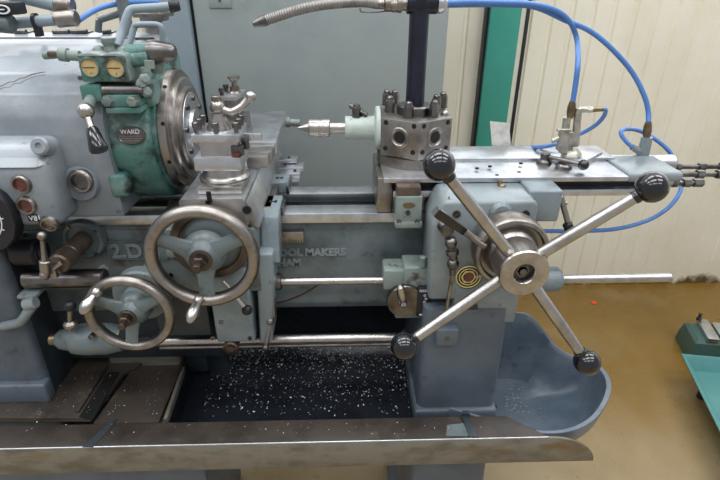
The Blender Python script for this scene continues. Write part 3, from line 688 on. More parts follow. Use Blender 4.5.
# ---- turret slide (right)
TZ = 1.095
bm = B(); sx0 = az(384, 179, TZ).x; sx1 = az(634, 180, TZ).x
box(bm, sx0, sx1, .958, 1.155, TZ-.010, TZ, .0015)
box(bm, sx0+.004, sx1+.02, 1.062, 1.155, TZ-.001, TZ+.006, .001)
ts = obj('turret_slide', bm, 'ground', lat)
zra, zrb = at(600, 188, .975).z, at(600, 194.5, .975).z; xre = at(655, 191, .975).x
bm = B(); box(bm, sx0-.004, xre-.03, .988, 1.15, zra-.001, TZ-.010, .002); obj('slide_body', bm, 'mblack', ts)
bm = B(); box(bm, sx0-.012, sx0+.02, .975, 1.15, 1.0125, TZ-.006, .004); obj('slide_end', bm, 'worn', ts)
bm = B(); box(bm, .098, xre, .967, 1.15, zrb, zra, .002); obj('slide_rail', bm, 'ground', ts, label='bright lower rail of the turret slide')
bm = B(); box(bm, .098, .36, .980, 1.15, 1.0125, zrb+.001, .002); obj('slide_base', bm, 'dsteel', ts)
for px, py in ((480+10, 166), (521, 163), (497, 175), (519, 172), (477, 168)):
    zz_ = TZ+(.006 if py < 171 else 0); o = az(px, py, zz_); bm = B(); lathe(bm, V((o.x, o.y, zz_-.002)), Z, [(.0042, 0), (.0042, .0026), (0, .0026)], 12); obj('slide_screw', bm, 'hole', ts)
# right hand end: round cover and end cap
a, b = at(606, 162, 1.12), at(672, 162, 1.12)
bm = B(); CVZ = at(640, 163.5, 1.115).z; cyl(bm, (a.x, 1.115, CVZ), (b.x, 1.115, CVZ), .0205, bev=.004); box(bm, a.x-.02, a.x+.006, 1.092, 1.14, CVZ-.018, CVZ+.0195, .006, 3); obj('slide_cover', bm, 'ground', ts)
a, b = at(630, 183, .975), at(681, 183, .975)
bm = B(); box(bm, a.x-.01, b.x, .97, 1.09, TZ-.018, TZ+.003, .008, 3); obj('end_bracket', bm, 'paint', ts)
bm = B(); box(bm, xre-.028, b.x-.01, .98, 1.14, zra+.001, TZ-.014, .004, 3); obj('end_block', bm, 'ground', ts)
for v, Y, x2, r in ((167, 1.12, 728, .0055), (174.5, 1.06, 724, .0060), (183, 1.0, 697, .0055)):
    a, b = at(668, v, Y), at(x2, v+1, Y); bm = B(); cyl(bm, a, V((b.x, Y, a.z)), r)
    for f_, l_ in ((.12, .012), (.5, .016), (.85, .02)): 
        c = a.x+(b.x-a.x)*f_; lathe(bm, (c, Y, a.z), X, [(r*1.7, 0), (r*1.7, l_)], 6)
    obj('stop_screw', bm, 'dsteel', ts)
# front stop strip under the plate
a, b = at(473, 185, .96), at(486, 189, .96)
bm = B(); box(bm, a.x, b.x, .955, .985, b.z, a.z, .001); cyl(bm, at(484, 187, .955), at(497, 187, .955), .003); obj('slide_stop', bm, 'dsteel', ts)
o = at(502, 187, .94); bm = B(); ball(bm, o, .008); cyl(bm, o+V((-.004, 0, 0)), at(500, 181, .945), .005); cyl(bm, o, at(508, 189, .94), .005); cyl(bm, o, at(497, 194, .94), .005); obj('drip_oiler', bm, 'brass', ts)
# locking lever on the plate
o = az(545, 158, TZ+.012); o = V((o.x, o.y, TZ)); q = az(584, 163, TZ+.02); q = V((q.x, q.y, TZ+.016))
bm = B(); lathe(bm, o, Z, [(.016, 0), (.016, .006), (.010, .010), (.010, .022), (.007, .024)], 24); cyl(bm, o+V((0, 0, .016)), q, .0048, .004); ll = obj('locking_lever', bm, 'dsteel', ts)
bm = B(); ball(bm, q, .0112); obj('lever_knob', bm, 'black', ts)
o = az(564, 166, TZ+.004); bm = B(); lathe(bm, V((o.x, o.y, TZ)), Z, [(.017, 0), (.017, .007), (.014, .010), (0, .010)], 28); obj('cover_disc', bm, 'dsteel', ts)
c = az(573, 151, TZ+.01)
bm = B(); prism(bm, [tuple(az(*p_, TZ+.012).xy) for p_ in ((536, 150), (566, 141.5), (603, 151.5), (585, 161), (560, 158))], 'z', TZ, TZ+.012, .002); obj('valve_plate', bm, 'ground', ts)

# ---- turret
TX = .1485; TR = .085
tb = 1.119; tt = 1.197
bm = B(); lathe(bm, (TX, SY, TZ), Z, [(.078, 0), (.078, .022), (.070, .024)], 56); tur = obj('turret', bm, 'worn', lat)
bm = B(); prism(bm, [(TX+TR*cos(radians(-90+60*k)), SY+TR*sin(radians(-90+60*k))) for k in range(6)], 'z', tb, tt, .0015); hx = obj('hexagon_head', bm, 'worn', tur)
bm = B(); lathe(bm, (TX, SY, tt), Z, [(.037, 0), (.037, .016), (.034, .019), (.019, .019)], 40); obj('top_collar', bm, 'dsteel', tur)
for px, py, zt in ((390, 97, 1.224), (409, 102, 1.225), (434.5, 101, 1.225), (437, 95.6, 1.224), (443.5, 93, 1.224), (395, 91.2, 1.224), (387, 90.7, 1.224)):
    o = az(px, py, zt+.004); o = V((o.x, o.y, tt)); bm = B()
    lathe(bm, o, Z, [(.011, 0), (.011, .003), (.0082, .003)], 20); hexp(bm, o+V((0, 0, .002)), Z, .0102, .024, .009); obj('clamp_bolt', bm, 'dsteel', tur)
o = az(445, 112, tt+.006); bm = B(); ball(bm, V((o.x, o.y, tt+.002)), .008); obj('index_plug', bm, 'steel', tur)
for ang in (-120, -60):
    n_ = V((cos(radians(ang)), sin(radians(ang)), 0)); t_ = V((-n_.y, n_.x, 0)); c = V((TX, SY, SZ-.004))+n_*TR*cos(radians(30))
    bm = B(); lathe(bm, c, n_, [(.021, -.01), (.021, .001), (.019, .0025), (.017, .0025), (.015, .0008), (.013, .0008), (.012, -.0)], 36); obj('tool_socket', bm, 'worn', tur)
    bm = B(); lathe(bm, c, n_, [(.0115, -.004), (.0115, .0012), (0, .0012)], 28); obj('socket_bore', bm, 'hole', tur)
    for su in (-1, 1):
        for sv in (-1, 1):
            bm = B(); lathe(bm, c+t_*su*.031+Z*(sv*.027), n_, [(.0052, -.001), (.0052, .0006), (.0042, .0008), (0, .0008)], 16); obj('bolt_hole', bm, 'hole', tur)

# ---- turret saddle apron (right)
QY = .865
bm = B()
l, r = at(431, 240, QY).x, at(537, 220, QY).x; zt = at(490, 201, QY).z; zb2 = at(480, 300, QY).z
prism(bm, [(l+.004, zb2), (l, zt-.05), (l+.016, zt-.008), (l+.024, zt), (r-.008, zt), (r, zt-.01), (r, at(537, 248, QY).z), (r-.02, zb2)], 'y', QY, .97, .008, 3)
a, b = at(455, 290, QY), at(514, 322, QY)
box(bm, a.x, b.x, QY-.002, .97, b.z, a.z+.04, .004)
ra = obj('turret_apron', bm, 'paint', lat)
bm = B(); prism(bm, [(QY+.012, zt), (.965, 1.012), (.97, 1.012), (.97, zt-.02), (QY+.012, zt-.02)], 'x', l+.03, r-.006, .004); obj('apron_top', bm, 'paint', ra)
a, b = at(530, 191, .90), at(558, 222, .90)
bm = B(); box(bm, a.x, b.x, .90, .98, b.z, a.z, .005, 3); obj('apron_end_block', bm, 'blue', ra)
for px, py in ((456.5, 214), (525.5, 214)):
    o = at(px, py, QY); bm = B(); lathe(bm, o, (0, -1, 0), [(.0075, -.002), (.0075, .003), (.0055, .003), (.0055, .001), (.003, .001), (.003, .003), (0, .003)], 20); obj('socket_screw', bm, 'dsteel', ra)
o = at(501, 213, QY-.004); bm = B(); lathe(bm, o, (0, -1, 0), [(.022, -.02), (.021, 0), (.016, .006), (0, .006)], 28); hexp(bm, o+V((0, -.004, -.006)), (0, -1, 0), .008, .012); obj('pivot_boss', bm, 'blue', ra)
bm = B(); tube(bm, [at(507, 217, .85), at(514, 216, .845), at(520, 218, .845)], .006, 10, 4); obj('trip_pawl', bm, 'mblack', ra)
sight(468.5, 277, QY, 11.5, ra, glass='red', ring='mblack')
o = at(468.5, 277, QY-.0075); Rg = pxw(11.5, QY, o.z)
bm = B(); torus(bm, o, (0, -1, 0), Rg*1.06, .0015, 40, 6); torus(bm, o, (0, -1, 0), Rg*.80, .0012, 40, 6); torus(bm, o, (0, -1, 0), Rg*.64, .001, 6, 6); torus(bm, o, (0, -1, 0), Rg*.52, .0011, 32, 6); obj('gold_ring', bm, 'gold', ra, label='gold rings of the oil sight')
bm = B(); lathe(bm, o, (0, -1, 0), [(Rg*.5, 0), (Rg*.46, .0015), (0, .0018)], 24); obj('oil_window', bm, 'red', ra)
bm = B(); cyl(bm, at(476, 277, .85), at(485, 275, .84), .0026); obj('sight_pin', bm, 'steel', ra)
# lower shadowed round pocket
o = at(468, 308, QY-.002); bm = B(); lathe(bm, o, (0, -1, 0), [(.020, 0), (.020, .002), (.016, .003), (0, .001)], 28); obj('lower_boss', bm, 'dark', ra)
a, b = at(437, 330, .842), at(458, 347, .842)
bm = B(); box(bm, a.x, b.x, .842, .93, b.z, a.z, .005, 3); ft = obj('shaft_bracket', bm, 'ped', lat)
o = at(447.5, 339, .842); bm = B(); lathe(bm, o, (0, -1, 0), [(.006, -.001), (.006, .001), (0, .001)], 14); obj('bracket_screw', bm, 'dsteel', ft)
bm = B(); cyl(bm, at(424, 345, .87), at(440, 343, .87), .006); obj('bracket_stub', bm, 'worn', ft)
# clamp block with oval plate left of it
a, b = at(397, 197, .93), at(421, 226, .93)
bm = B(); box(bm, a.x, b.x, .93, .985, b.z, a.z, .003); box(bm, a.x-.002, b.x+.002, .926, .985, b.z-.004, b.z+.010, .003); cb = obj('clamp_block', bm, 'pale', lat)
bm = B(); pbox(bm, 397, 187, 421, 197, .935, .05); obj('clamp_top', bm, 'rust', cb)
o = at(409, 205, .93); bm = B(); lathe(bm, (0, 0, 0), (0, -1, 0), [(1, -.002), (1, .0012), (.85, .0018), (0, .0014)], 28)
for v in bm.verts: v.co = V((v.co.x*.0125, v.co.y, v.co.z*.006))
bmesh.ops.transform(bm, matrix=Matrix.Translation(o), verts=bm.verts); obj('oval_plate', bm, 'brass', cb, label='small brass oval plate')
for px, py in ((408, 213), (399, 222), (417, 222)):
    o = at(px, py, .928); bm = B(); lathe(bm, o, (0, -1, 0), [(.005, -.002), (.005, .0015), (.0025, .0015), (.0025, .0005), (0, .0005)], 14); obj('block_screw', bm, 'dsteel', cb)
# feed stop box with indexing disc
a, b = at(384, 271, .90), at(431, 291, .90)
bm = B(); box(bm, a.x, a.x+(b.x-a.x)*.45, .905, .96, b.z, a.z-.003, .004); box(bm, a.x+(b.x-a.x)*.42, b.x+.01, .90, .96, b.z-.002, a.z+.006, .004); lathe(bm, at(423, 262, .905), Z, [(.007, -.01), (.007, .012), (.004, .014)], 14)
box(bm, at(396, 290, .91).x, b.x+.012, .908, .96, at(410, 318, .91).z, b.z+.004, .004)
fb = obj('feed_stop_box', bm, 'pale', lat)
o = at(405, 300, .90); Rd = pxw(18.5, .90, o.z)
bm = B(); lathe(bm, o, (0, -1, 0), [(Rd*.95, -.010), (Rd, -.008), (Rd, .006), (Rd*.96, .008), (0, .008)], 40)
for k in range(10):
    c = 2*pi*k/10; lathe(bm, o+V((cos(c)*Rd*.72, -.0075, sin(c)*Rd*.72)), (0, -1, 0), [(.002, 0), (.002, .001), (0, .001)], 8)
obj('indexing_disc', bm, 'dsteel', fb)
p, q = at(400.5, 287, .885), at(402, 301, .865)
bm = B(); cyl(bm, at(404, 303, .892), at(403, 303, .875), .007); d = at(399.5, 285, .868)-at(403.5, 304, .872); L = d.length
lathe(bm, at(403.5, 304, .872), d, [(.007, -.004), (.008, 0), (.0055, .006), (.0095, L*.45), (.0075, L*.9), (.003, L)], 20); obj('index_handle', bm, 'steel', fb)
a, b = at(418, 288, .89), at(430, 316, .89)
bm = B(); box(bm, a.x, b.x, .8885, .909, b.z, a.z, .001); obj('feed_plate', bm, 'mblack', fb)
text('plate_lettering', 'FEED', .0075, .0004, (a.x+.003, .8882, a.z-.009), 'white', fb)
bm = B(); box(bm, a.x+.006, a.x+.020, .8878, .8887, b.z+.003, b.z+.007)
for k, (dx, dz) in enumerate(((.018, -.022), (.021, -.030), (.018, -.038))): torus(bm, (a.x+dx-.003, .8884, a.z+dz+.004), (0, -1, 0), .0022, .0006, 12, 5)
obj('plate_marks', bm, 'white', fb)
# lever with black grip and ball joint column beside the star wheel
p, q, e = at(484, 246, .80), at(464, 231, .79), at(435, 211, .775)
bm = B(); cyl(bm, p, q, .0062); gl = obj('trip_handle', bm, 'worn', lat)
d = e-q; bm = B(); lathe(bm, q, d, [(.0085, 0), (.0095, .004), (.0115, d.length-.008), (.0105, d.length)], 4, rot=.7); obj('handle_grip', bm, 'black', gl, label='black square grip')
bm = B(); lathe(bm, at(444, 226, QY), (0.15, -1, -.1), [(.013, -.02), (.013, .004), (.010, .010), (.012, .016), (.012, .022), (0, .024)], 24)
jl = obj('joint_lever', bm, 'dsteel', lat)
bm = B(); ball(bm, at(451, 243, .845), .0115); cyl(bm, at(450, 238, .85), at(454, 262, .842), .0095, .0075); lathe(bm, at(452, 250, .842), at(453, 256, .84)-at(452, 250, .842), [(.0115, 0), (.0125, .003), (.0125, .007), (.0115, .010)], 20); ball(bm, at(453, 264, .84), .012); cyl(bm, at(453, 266, .84), at(452, 275, .84), .008, .005); obj('ball_joint', bm, 'dsteel', jl)
bm = B(); cyl(bm, at(452.5, 274, .84), at(446, 312, .845), .0038); ball(bm, at(446, 312, .845), .0055); obj('joint_rod', bm, 'worn', jl)
# rear hanging lever right of apron
bm = B(); cyl(bm, at(561, 198, .95), at(569, 226, .94), .006); cyl(bm, at(556, 203, .95), at(567, 203, .95), .004); ball(bm, at(561, 198, .95), .007); rl = obj('hanging_lever', bm, 'worn', lat)
bm = B(); cyl(bm, at(567, 223, .94), at(572, 236, .935), .010, bev=.002); obj('lever_end', bm, 'mblack', rl)
# bar to the right
zr = at(560, 279, .93).z
bm = B(); cyl(bm, (.30, .93, zr), (at(670, 277, .93).x, .93, zr), .0105, bev=.001); obj('guide_bar', bm, 'steel', lat)
xb = at(558, 281, .93).x
bm = B(); cyl(bm, (.33, .93, zr), (xb, .93, zr), .031, .027, bev=.003); cyl(bm, (xb-.002, .93, zr), (xb+.004, .93, zr), .021); obj('bar_boss', bm, 'blue', lat)

# ---- star wheel
HX, HZ = .302, 1.0065
o = V((HX, .73, HZ)); sw_m = 'worn'
bm = B(); lathe(bm, (HX, .865, HZ), (0, -1, 0), [(.060, 0), (.066, .02), (.069, .035), (.069, .060), (.066, .065), (.060, .066), (.057, .058), (.050, .056), (.048, .066), (.044, .074), (.041, .08)], 72)
sw = obj('star_wheel', bm, 'worn', lat, label='four-armed star wheel')
bm = B(); lathe(bm, (HX, .795, HZ), (0, -1, 0), [(.0425, 0), (.0425, .058), (.0435, .062), (.0420, .0655), (.0195, .0655), (.0175, .063), (.0165, .050), (0, .050)], 64); obj('hub', bm, 'steel', sw)
bm = B(); lathe(bm, (HX, .746, HZ), (0, -1, 0), [(.0165, 0), (.0165, .001), (.011, .002), (.011, .006)], 32); hexp(bm, (HX, .746, HZ), (0, -1, 0), .011, .006); lathe(bm, (HX, .74, HZ), (0, -1, 0), [(.006, 0), (.006, .004), (0, .005)], 16); obj('hub_nut', bm, 'dsteel', sw)
for px, py in ((439, 165), (652, 187), (587, 362), (404, 346)):
    k = at(px, py, .72)
    d = (k-V((HX, .757, HZ))); L = d.length; dn = d.normalized()
    s = V((HX, .757, HZ))+dn*.030
    bm = B(); lathe(bm, s, dn, [(.0105, 0), (.0103, L*.5), (.0092, L-.048), (.0092, L-.03)], 24); obj('spoke', bm, 'steel', sw)
    bm = B(); lathe(bm, V((HX, .757, HZ))+dn*(L-.030), dn, [(.011, 0), (.0115, .006), (.010, .010)], 20); ball(bm, k, .0245, 32, 18); obj('knob', bm, 'black', sw, label='glossy black ball knob')

# ---- chip tray
LZ = .612
def Ly(v, z=LZ): return az(300, v, z).y
yb = 1.16
bm = B()
xL = -.95; xm1 = az(183, 380, .60).x; 
# brown plate to the left with a raised step and slots
z = .600
prism(bm, [tuple(az(*p_, z).xy) for p_ in ((-120, 418), (90, 418), (124, 372), (150, 358), (150, 346), (-120, 346))], 'z', z-.012, z, .002)
prism(bm, [tuple(az(*p_, z).xy) for p_ in ((92, 419), (165, 419), (180, 372), (190, 346), (131, 358), (127, 372))], 'z', z-.022, z-.010, .002)
tray = obj('chip_tray', bm, 'tray', lat, label='brown oily chip tray floor')
a = az(75, 418, z); 
bm = B(); prism(bm, [tuple(az(*p_, z+.003).xy) for p_ in ((75, 412), (79, 412), (108, 366), (104, 366))], 'z', z, z+.006, .001); obj('tray_rib', bm, 'tray', tray)
bm = B(); prism(bm, [tuple(az(*p_, z+.001).xy) for p_ in ((79, 417), (93, 419), (120, 372), (108, 372))], 'z', z-.003, z+.001); obj('tray_slot', bm, 'hole', tray)
p0 = az(165, 418, z); p1 = az(183, 366, z)
bm = B(); t_ = (p1-p0).normalized(); s_ = V((t_.y, -t_.x, 0))*.004
prism(bm, [tuple((p0-s_).xy), tuple((p0+s_).xy), tuple((p1+s_).xy), tuple((p1-s_).xy)], 'z', z-.02, z-.002, .001); obj('tray_edge', bm, 'flap', tray)
# base block of bed left above tray
bm = B(); pbox(bm, 108, 352, 180, 372, 1.0, .1, .01, 3); obj('bed_foot', bm, 'flap', lat)
# deep central pan
PZ = .50
bm = B()
xa_, xb_ = az(150, 420, z).x, p0.x+.6
def quad(bm, pts): bm.faces.new([bm.verts.new(p) for p in pts])
xl_, xr_ = p0.x-.01, .40
y0_ = .80; y1_ = 1.22
t = B()
quad(t, [(xl_, y0_, PZ), (xr_, y0_, PZ), (xr_, 1.06, PZ), (xl_, 1.06, PZ)])
quad(t, [(xl_, 1.06, PZ), (xr_, 1.06, PZ), (xr_, 1.16, PZ+.05), (xl_, 1.16, PZ+.05)])
quad(t, [(xl_, 1.16, PZ+.05), (xr_, 1.16, PZ+.05), (xr_, 1.20, .66), (xl_, 1.20, .66)])
quad(t, [(xl_, y0_, PZ), (xl_, 1.2, PZ), (xl_, 1.2, .60), (xl_, y0_, .60)])
quad(t, [(xl_, y0_, PZ), (xr_, y0_, PZ), (xr_, .765, .60), (xl_, .765, .60)])
bmesh.ops.remove_doubles(t, verts=t.verts, dist=.0005); bmesh.ops.recalc_face_normals(t, faces=t.faces)
merge(bm, t); obj('sump_pan', bm, 'pan', tray, label='dark oily sump with swarf')
bm = B(); quad(bm, [(-1.0, 1.16, .45), (.36, 1.16, .45), (.36, 1.16, .80), (-1.0, 1.16, .80)]); obj('back_plate', bm, 'pan', tray)
# inner web between left foot and sump
bm = B(); pbox(bm, 184, 340, 206, 372, 1.02, .1, .004); pbox(bm, 207, 345, 228, 380, 1.06, .08, .004); obj('bed_web', bm, 'dark', lat)
# round basin at the right hand end
rim = [az(*p_[:2], p_[2]) for p_ in ((450, 408, .60), (505, 424, .60), (540, 432, .60), (570, 430, .60), (592, 419, .60), (605, 402, .60), (609.5, 385, .60), (604, 371, .60), (590, 361, .605), (572, 356, .615), (556, 346, .635), (543, 330, .665), (530, 316, .70), (515, 312, .71), (470, 312, .71))]
rim = spline(rim, 5)
cen = V((.345, .93, 0))
t = B(); rows = []
rt = .010
for (f_, dz, absz) in ((.55, 0, .488), (.78, 0, .496), (.92, 0, .525), (.995, -.04, None), (1.018, -.006, None), (1.015, .0, None), (.975, .0, None), (.96, -.012, None), (.93, -.05, .545), (.80, 0, .512), (.45, 0, .502), (.1, 0, .50)):
    rows.append([t.verts.new(V((cen.x+(p.x-cen.x)*f_, cen.y+(p.y-cen.y)*f_, (absz if absz is not None else p.z+dz) if not (absz == .545) else .5+ (p.z-.5)*.45))) for p in rim])
for p, q in zip(rows, rows[1:]):
    for i in range(len(rim)-1): t.faces.new((p[i], p[i+1], q[i+1], q[i]))
for row, zc_ in ((rows[0], .488), (rows[-1], .50)):
    c_ = t.verts.new((cen.x, cen.y, zc_))
    for i in range(len(rim)): t.faces.new((row[i], row[(i+1) % len(rim)], c_))
bmesh.ops.recalc_face_normals(t, faces=t.faces)
bm = B(); merge(bm, t); obj('round_basin', bm, 'basin', tray, label='rounded blue-grey end basin', sharp=60)
# underside of tray, left rail
bm = B(); pbox(bm, -120, 462, 132, 475, .80, .02, .003); obj('base_rail', bm, 'blue', lat)
bm = B(); a, b = at(150, 470, .86), at(205, 470, .86); box(bm, -.9, b.x, .86, 1.15, 0, .47, .01); obj('base_cabinet', bm, 'ped', lat)

# ---- sheet metal splash guard along the front
sg = thing('splash_guard', 'long rusty sheet metal splash guard along the front edge of the chip tray', 'guard', (-.1, .75, .52))
lipL, lipR = az(0, 448, LZ), az(548, 436, LZ)
LY = (lipL.y+lipR.y)/2
kR = az(505, 418, .605)
bm = B(); x0_ = -1.05
prism(bm, [(x0_, LY), (lipR.x, LY), (kR.x, kR.y), (x0_, kR.y)], 'z', LZ-.004, LZ, .0008); obj('top_sheet', bm, 'tray', sg)
bm = B(); zf = at(300, 466, LY).z; tip = at(592, 461, LY)
fl = [(x0_, LZ-.001), (lipR.x-.004, LZ-.001)]
for k in range(1, 9):
    t_ = k/8; fl.append((lipR.x+(tip.x-lipR.x)*sin(t_*pi/2), tip.z+.006+(LZ-.001-tip.z-.006)*cos(t_*pi/2)**1.1))
fl += [(tip.x, zf), (x0_, zf)]
prism(bm, fl, 'y', LY-.004, LY+.002, .0008); obj('front_flap', bm, 'flap', sg, label='stained downturned front edge')
bm = B(); cyl(bm, (x0_, LY-.002, LZ-.0008), (lipR.x, LY-.002, LZ-.0008), .0016, seg=8); obj('lip_highlight', bm, 'ground', sg, label='bright bead drawn as the highlight along the bend')  # thin bright bead put in as the highlight along the lip
a, b = az(460, 418, LZ), az(476, 437, LZ)
bm = B(); prism(bm, [tuple(az(*p_, LZ+.004).xy) for p_ in ((461, 415), (468, 415), (478, 436.5), (470, 436.5))], 'z', LZ, LZ+.005, .001); box(bm, az(462, 416, LZ).x, az(469, 416, LZ).x, kR.y-.004, kR.y+.004, LZ, LZ+.014, .001); obj('clip_strip', bm, 'dark', sg)
bm = B(); prism(bm, [tuple(az(*p_, LZ+.001).xy) for p_ in ((447, 425), (466, 423), (472, 436), (446, 436))], 'z', LZ-.001, LZ+.0012); obj('scraped_patch', bm, 'bed', sg)
bm = B(); prism(bm, [tuple(az(*p_, LZ+.001).xy) for p_ in ((82, 447), (93, 447), (118, 419), (114, 419))], 'z', LZ-.001, LZ+.001); obj('joint_line', bm, 'dark', sg)

# ================================================================== other things
# tool holder with revolving centre in turret
th = thing('tool_holder', 'pale green tool holder with pointed centre, bolted to the left face of the turret', 'tool holder', (.03, SY, SZ))
xf = TX-TR*cos(radians(30))
xh = at(345, 128, SY).x
bm = B(); lathe(bm, (xf, SY, SZ), -X, [(.045, 0), (.045, .007), (.043, .009), (.034, .010), (.0255, .012), (.0245, .016), (.0245, xf-xh-.002), (.0225, xf-xh)], 40); obj('holder_body', bm, 'holder', th)
o = V(((xf+xh)/2-.012, SY, SZ+.023))
bm = B(); lathe(bm, o, Z, [(.011, 0), (.011, .004), (.008, .004)], 20); hexp(bm, o+V((0, 0, .004)), Z, .0095, .018, .006); obj('clamp_bolt', bm, 'dsteel', th)
bm = B(); cyl(bm, o+V((-.015, .012, .022)), o+V((.022, -.004, .004)), .0055, bev=.0015); obj('locking_pin', bm, 'dsteel', th)
xs1, xs2, xs3, xs4 = (at(u, 128, SY).x for u in (331, 330, 309, 297))
bm = B(); cyl(bm, (xh+.004, SY, SZ), (xs1-.004, SY, SZ), .0115); lathe(bm, (xs2, SY, SZ), -X, [(.017, 0), (.0195, .002), (.0195, .018), (.0185, .019), (.0185, .023), (.0195, .024), (.0195, xs2-xs3-.002), (.018, xs2-xs3)], 36); lathe(bm, (xs3+.001, SY, SZ), -X, [(.012, 0), (.011, .003), (.001, xs3-xs4)], 28); obj('revolving_centre', bm, 'steel', th)
# coolant post
cp = thing('coolant_post', 'blue-black tube post with flexible metal nozzle standing on top of the turret', 'coolant pipe', (TX, SY, tt+.019))
bm = B(); cyl(bm, (TX, SY, tt+.019), (TX, SY, 1.405), .0195); obj('post_tube', bm, 'navy', cp)
zt_ = at(425, 3, SY).z
bm = B(); cyl(bm, (TX-.026, SY, zt_), (TX+.034, SY, zt_), .020, bev=.002); lathe(bm, (TX, SY, 1.40), Z, [(.021, 0), (.022, .004), (.022, .028), (.018, .032)], 28); obj('tee_block', bm, 'navy', cp)
bm = B(); lathe(bm, (TX+.034, SY, zt_), X, [(.019, 0), (.0195, .004), (.018, .012), (.012, .018), (.005, .02)], 28); obj('end_cap', bm, 'ground', cp)
x_ = TX-.026
bm = B(); lathe(bm, (x_, SY, zt_-.002), -X, [(.012, 0), (.012, .010), (.016, .010), (.016, .018), (.010, .020), (.010, .03), (.014, .031), (.014, .042), (.009, .044), (.009, .06)], 20)
ball(bm, (x_-.024, SY-.004, zt_-.004), .013); obj('hose_union', bm, 'worn', cp)
pts = [V((x_-.055, SY, zt_-.002)), at(363, 2, SY), at(340, 3, SY), at(318, 5.5, SY), at(298, 10, SY), at(280, 15.5, SY), at(266, 20, SY)]
bm = B(); tube(bm, pts, .0095, 16, 14, ridge=.06); obj('flexible_hose', bm, 'hosem', cp, label='ribbed metal gooseneck')
d = at(253, 24.5, SY)-at(267, 19.6, SY)
bm = B(); lathe(bm, at(267, 19.6, SY), d, [(.0105, 0), (.0105, .008), (.006, d.length*.95), (.004, d.length)], 20); obj('nozzle', bm, 'dsteel', cp)
bm = B(); tube(bm, [at(396, 8, SY), at(380, 12, SY), at(362, 12, SY), at(360, 8, SY)], .0012, 6, 5); obj('safety_wire', bm, 'dsteel', cp)

# air valves
c = az(571, 156, TZ+.012); zv = TZ+.012
av = thing('air_valve', 'cast aluminium double air valve standing on the turret slide plate', 'valve', (c.x, c.y, zv))
YV = c.y-.004
bm = B(); lathe(bm, (c.x, c.y, zv), Z, [(.020, 0), (.022, .004), (.018, .012), (.013, .016)], 28); lathe(bm, at(564, 143, YV), at(567, 117, YV)-at(564, 143, YV), [(.010, -.02), (.0095, .01), (.008, .03), (.008, .055)], 20); pbox(bm, 560, 132, 575, 152, YV-.006, .02, .004, 3); obj('valve_body', bm, 'alu', av)
bm = B(); p, q = at(575, 146, YV), at(578, 112, YV); cyl(bm, p, q, .0085, .0075, bev=.001); lathe(bm, q, Z, [(.009, -.004), (.009, .008), (.006, .010)], 8); cyl(bm, at(578, 109.5, YV), at(592, 109.5, YV), .0065); lathe(bm, at(587, 109.5, YV), X, [(.0075, 0), (.0075, .008)], 6); obj('side_port', bm, 'alu', av)
bm = B(); lathe(bm, at(570, 118, YV), at(572.5, 102, YV)-at(570, 118, YV), [(.006, 0), (.007, .004), (.0085, .012), (.0085, .024), (.0055, .036)], 16); obj('hose_ferrule', bm, 'brass', av)
bm = B(); cyl(bm, at(591, 109.5, YV), at(603, 109, YV), .0062, .005); obj('hose_ferrule', bm, 'brass', av)
bm = B(); cyl(bm, at(557, 130, YV-.01), at(571, 130, YV-.01), .003); cyl(bm, at(559, 138, YV), at(552, 141, YV), .005); obj('valve_pin', bm, 'alu', av)
YW = 1.125
c2 = at(645, 156, YW)
aw = thing('air_valve', 'grey angled air valve on the round cover at right end of turret slide', 'valve', (c2.x, 1.115, CVZ+.02))
bm = B(); p, q = at(642, 159, YW-.01), at(647, 137, YW-.01); cyl(bm, p, q, .0135, .0125, 8); p2 = at(632, 147, YW-.01); cyl(bm, at(643, 153, YW-.01), p2, .0095, .007); obj('valve_body', bm, 'paint', aw)
bm = B(); lathe(bm, at(646.5, 138, YW-.01), at(648.5, 121, YW-.01)-at(646.5, 138, YW-.01), [(.007, 0), (.008, .006), (.0095, .016), (.0085, .028), (.006, .038)], 16); obj('hose_ferrule', bm, 'brass', aw)
# hoses
def hose(label, pts, r=.0052):
    bm = B(); tube(bm, pts, r, 12, 8); o_ = obj('air_hose', bm, 'hose', label=label, cat='hose', group='blue air hoses'); return o_
xe = at(446, 3, SY)
hose('blue air hose arching from the coolant post down to the double air valve', [V((TX+.050, SY, zt_)), at(470, 2, 1.09), at(500, 2.5, 1.1), at(530, 4, 1.11), at(555, 10, 1.12), at(570, 22, 1.13), at(577, 40, 1.14), at(578, 62, YV+.01), at(575.5, 85, YV), at(572.5, 104, YV)], .0055)
hose('blue air hose sweeping widest over to the grey air valve at the far right', [V((TX+.046, SY+.014, zt_-.004)), at(470, 4.5, 1.11), at(505, 4.5, 1.12), at(535, 7, 1.13), at(565, 20, 1.135), at(590, 31, 1.14), at(612, 49, 1.14), at(632, 72, 1.14), at(644, 95, 1.13), at(648, 110, 1.125), at(648.5, 122, YW-.01)], .0055)
hose('short blue hose looping back from the brass port of the double air valve', [at(602, 109, YV), at(605.5, 110, YV+.005), at(604, 116, YV+.015), at(597, 124, YV+.03), at(588, 130, YV+.05), at(578, 135, YV+.06), at(560, 143, YV+.05), at(540, 147, YV+.06), at(520, 147.5, 1.22), at(505, 149, 1.2)], .0045)
hose('blue hose looping from grey air valve and hanging under right end of slide', [at(632, 147, YW-.01), at(624, 139, YW), at(621, 132, YW+.01), at(627, 129, YW+.03), at(640, 131, YW+.05), at(655, 139, YW+.04), at(668, 150, YW+.03), at(676, 163, 1.145), at(680.5, 178, 1.12), at(680, 192, 1.08), at(668, 208, 1.05), at(646, 221, 1.03), at(615, 229, 1.02), at(580, 231, 1.02), at(545, 231, 1.01), at(530, 231, .985)], .0048)
